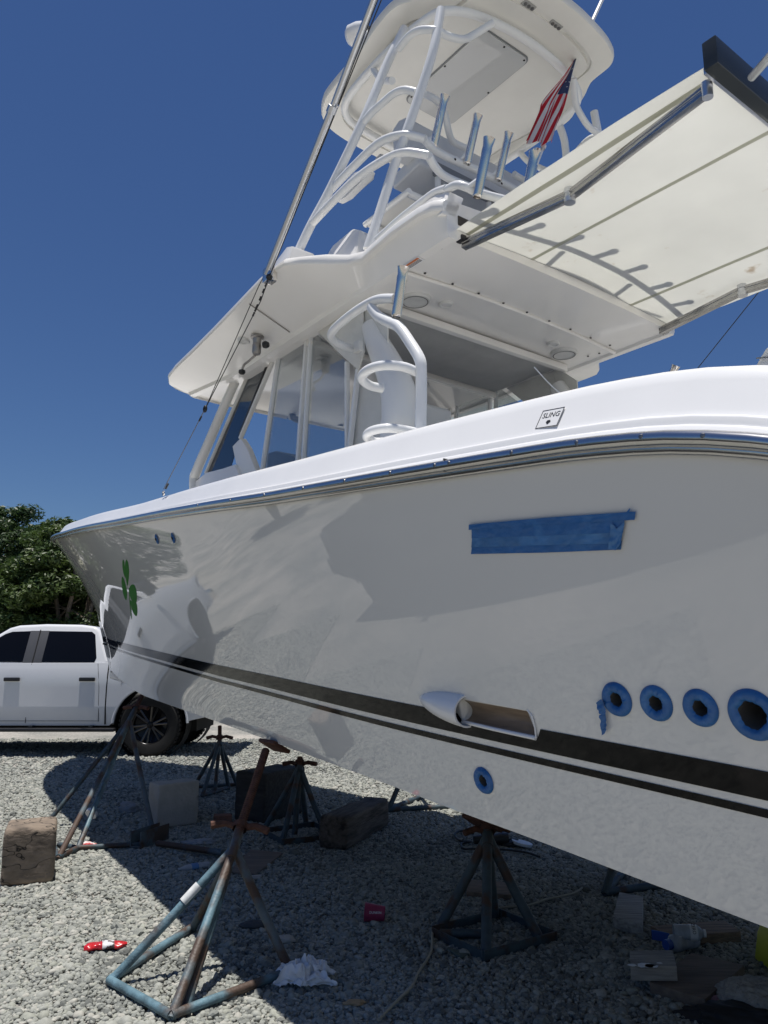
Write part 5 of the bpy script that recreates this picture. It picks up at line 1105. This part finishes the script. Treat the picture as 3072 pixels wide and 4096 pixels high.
# ---------------------------------------------------------------- trees
def make_tree(seed, H, Rw, lm, nclump=120, per=330, lsz=.08):
    rs = np.random.RandomState(seed); rg = random.Random(seed)
    root = empty('tree')
    tm = MB(); tips = []
    for k in range(5):
        a = rg.uniform(0, 6.28); r0 = rg.uniform(.0, .5); lean = rg.uniform(.1, .42)*Rw
        b = V(r0*math.cos(a), r0*math.sin(a), -.05); p = [b]
        for j in range(1, 6):
            t = j/5; p.append(b+V(math.cos(a)*lean*t+rg.uniform(-.15, .15), math.sin(a)*lean*t+rg.uniform(-.15, .15), H*.82*t))
        tm.tube(smooth(p, 3), [.10*(1-.75*i/15)+.01 for i in range(16)], 7)
        for j in range(2, 6):
            c = p[j]; e = c+V(rg.uniform(-1, 1)*Rw*.5, rg.uniform(-1, 1)*Rw*.5, rg.uniform(.2, .9)); tm.tube([c, c.lerp(e, .5)+V(0, 0, .1), e], [.035, .022, .008], 5); tips.append(e)
    tm.build('trunk', BARK, root, ang=60)
    C = []
    for i in range(nclump):
        t = rg.random()**.75; z = H*(.16+.84*t)
        prof = Rw*(.62+.5*math.sin(math.pi*min(1, .18+.75*t)))*(1-.55*max(0, t-.75)/.25)
        a = rg.uniform(0, 6.283); rr = prof*math.sqrt(rg.uniform(.22, 1))*(.78+.34*noise.noise(V(math.cos(a)*1.6+seed, math.sin(a)*1.6, z*.5)))
        C.append((rr*math.cos(a), rr*math.sin(a), z, rg.uniform(.34, .72)*(1-.35*t)*Rw/2))
    C = np.array(C); n = nclump*per
    ci = np.repeat(np.arange(nclump), per); d = rs.normal(size=(n, 3)); d /= np.linalg.norm(d, axis=1)[:, None]
    rad = rs.uniform(.35, 1, n)**.5; P = C[ci, :3]+d*(C[ci, 3]*rad)[:, None]*np.array([1, 1, .72])
    nrm = d*.5+rs.normal(size=(n, 3))*.55+np.array([0, 0, .35]); nrm /= np.linalg.norm(nrm, axis=1)[:, None]
    t1 = np.cross(nrm, rs.normal(size=(n, 3))); t1 /= np.linalg.norm(t1, axis=1)[:, None]; t2 = np.cross(nrm, t1)
    s = lsz*rs.uniform(.6, 1.3, n)[:, None]
    v = np.stack([P-t1*s, P+t2*s*.36+nrm*s*.12, P+t1*s, P-t2*s*.36+nrm*s*.12], 1).reshape(-1, 3)
    me = bpy.data.meshes.new('crown'); me.vertices.add(4*n); me.vertices.foreach_set('co', v.astype(np.float32).ravel())
    me.loops.add(4*n); me.loops.foreach_set('vertex_index', np.arange(4*n, dtype=np.int32)); me.polygons.add(n); me.polygons.foreach_set('loop_start', np.arange(0, 4*n, 4, dtype=np.int32))
    me.materials.append(lm); me.update(); me.validate()
    o = bpy.data.objects.new('crown', me); COL.objects.link(o); o.parent = root
    return root
def copy_tree(root, loc, rz, sc):
    r = root.copy(); COL.objects.link(r); r.location = loc; r.rotation_euler[2] = rz; r.scale = (sc[0], sc[0], sc[1])
    for ch in list(root.children): c = ch.copy(); COL.objects.link(c); c.parent = r
    return r
TREES = [((-14.6, 23.0), 0, .3, (1.0, .74), 'round-topped tree at the far left edge behind the truck'), ((-12.0, 24.2), 1, 1.7, (1.05, .93), 'tallest dark tree behind the truck cab roof'),
         ((-9.6, 23.4), 2, 2.4, (1.1, .83), 'bushy tree standing left of the bow tip'), ((-7.2, 24.6), 0, 4.0, (1.1, .80), 'bushy tree whose crown meets the bow'),
         ((-4.4, 24.0), 1, 5.1, (1.0, .75), 'tree hidden behind the bow flare'), ((-17.4, 24.8), 2, 3.3, (1.1, .75), 'tree beyond the left edge mirrored in the hull'),
         ((-13.2, 27.0), 2, .9, (1.2, .72), 'dark tree filling the gap between the two left trees'), ((-10.6, 27.2), 0, 2.9, (1.2, .80), 'dark tree filling the gap behind the tallest tree'), ((-8.2, 27.4), 1, 1.1, (1.25, .80), 'dark tree in the second row behind the bow')]
protos = [make_tree(11, 6.6, 2.1, LEAF[0]), make_tree(23, 6.6, 2.0, LEAF[1]), make_tree(37, 6.6, 2.2, LEAF[0])]; used = set()
for (x, y), k, rz, sc, lab in TREES:
    if k in used: t = copy_tree(protos[k], (x, y, 0), rz, sc)
    else: t = protos[k]; used.add(k); t.location = (x, y, 0); t.rotation_euler[2] = rz; t.scale = (sc[0], sc[0], sc[1])
    tag(t, lab, 'tree', 'trees behind the boatyard')
for i, (x, y) in enumerate([(-22, 17), (-23.5, 12), (-23, 7), (-24, 2)]):
    t = copy_tree(protos[i % 3], (x, y, 0), i*1.3, (1.15, .9)); tag(t, 'tree left of the picture, %s of the row mirrored in the hull' % ('farthest ahead', 'second', 'third', 'nearest')[i], 'tree', 'trees mirrored in the hull')
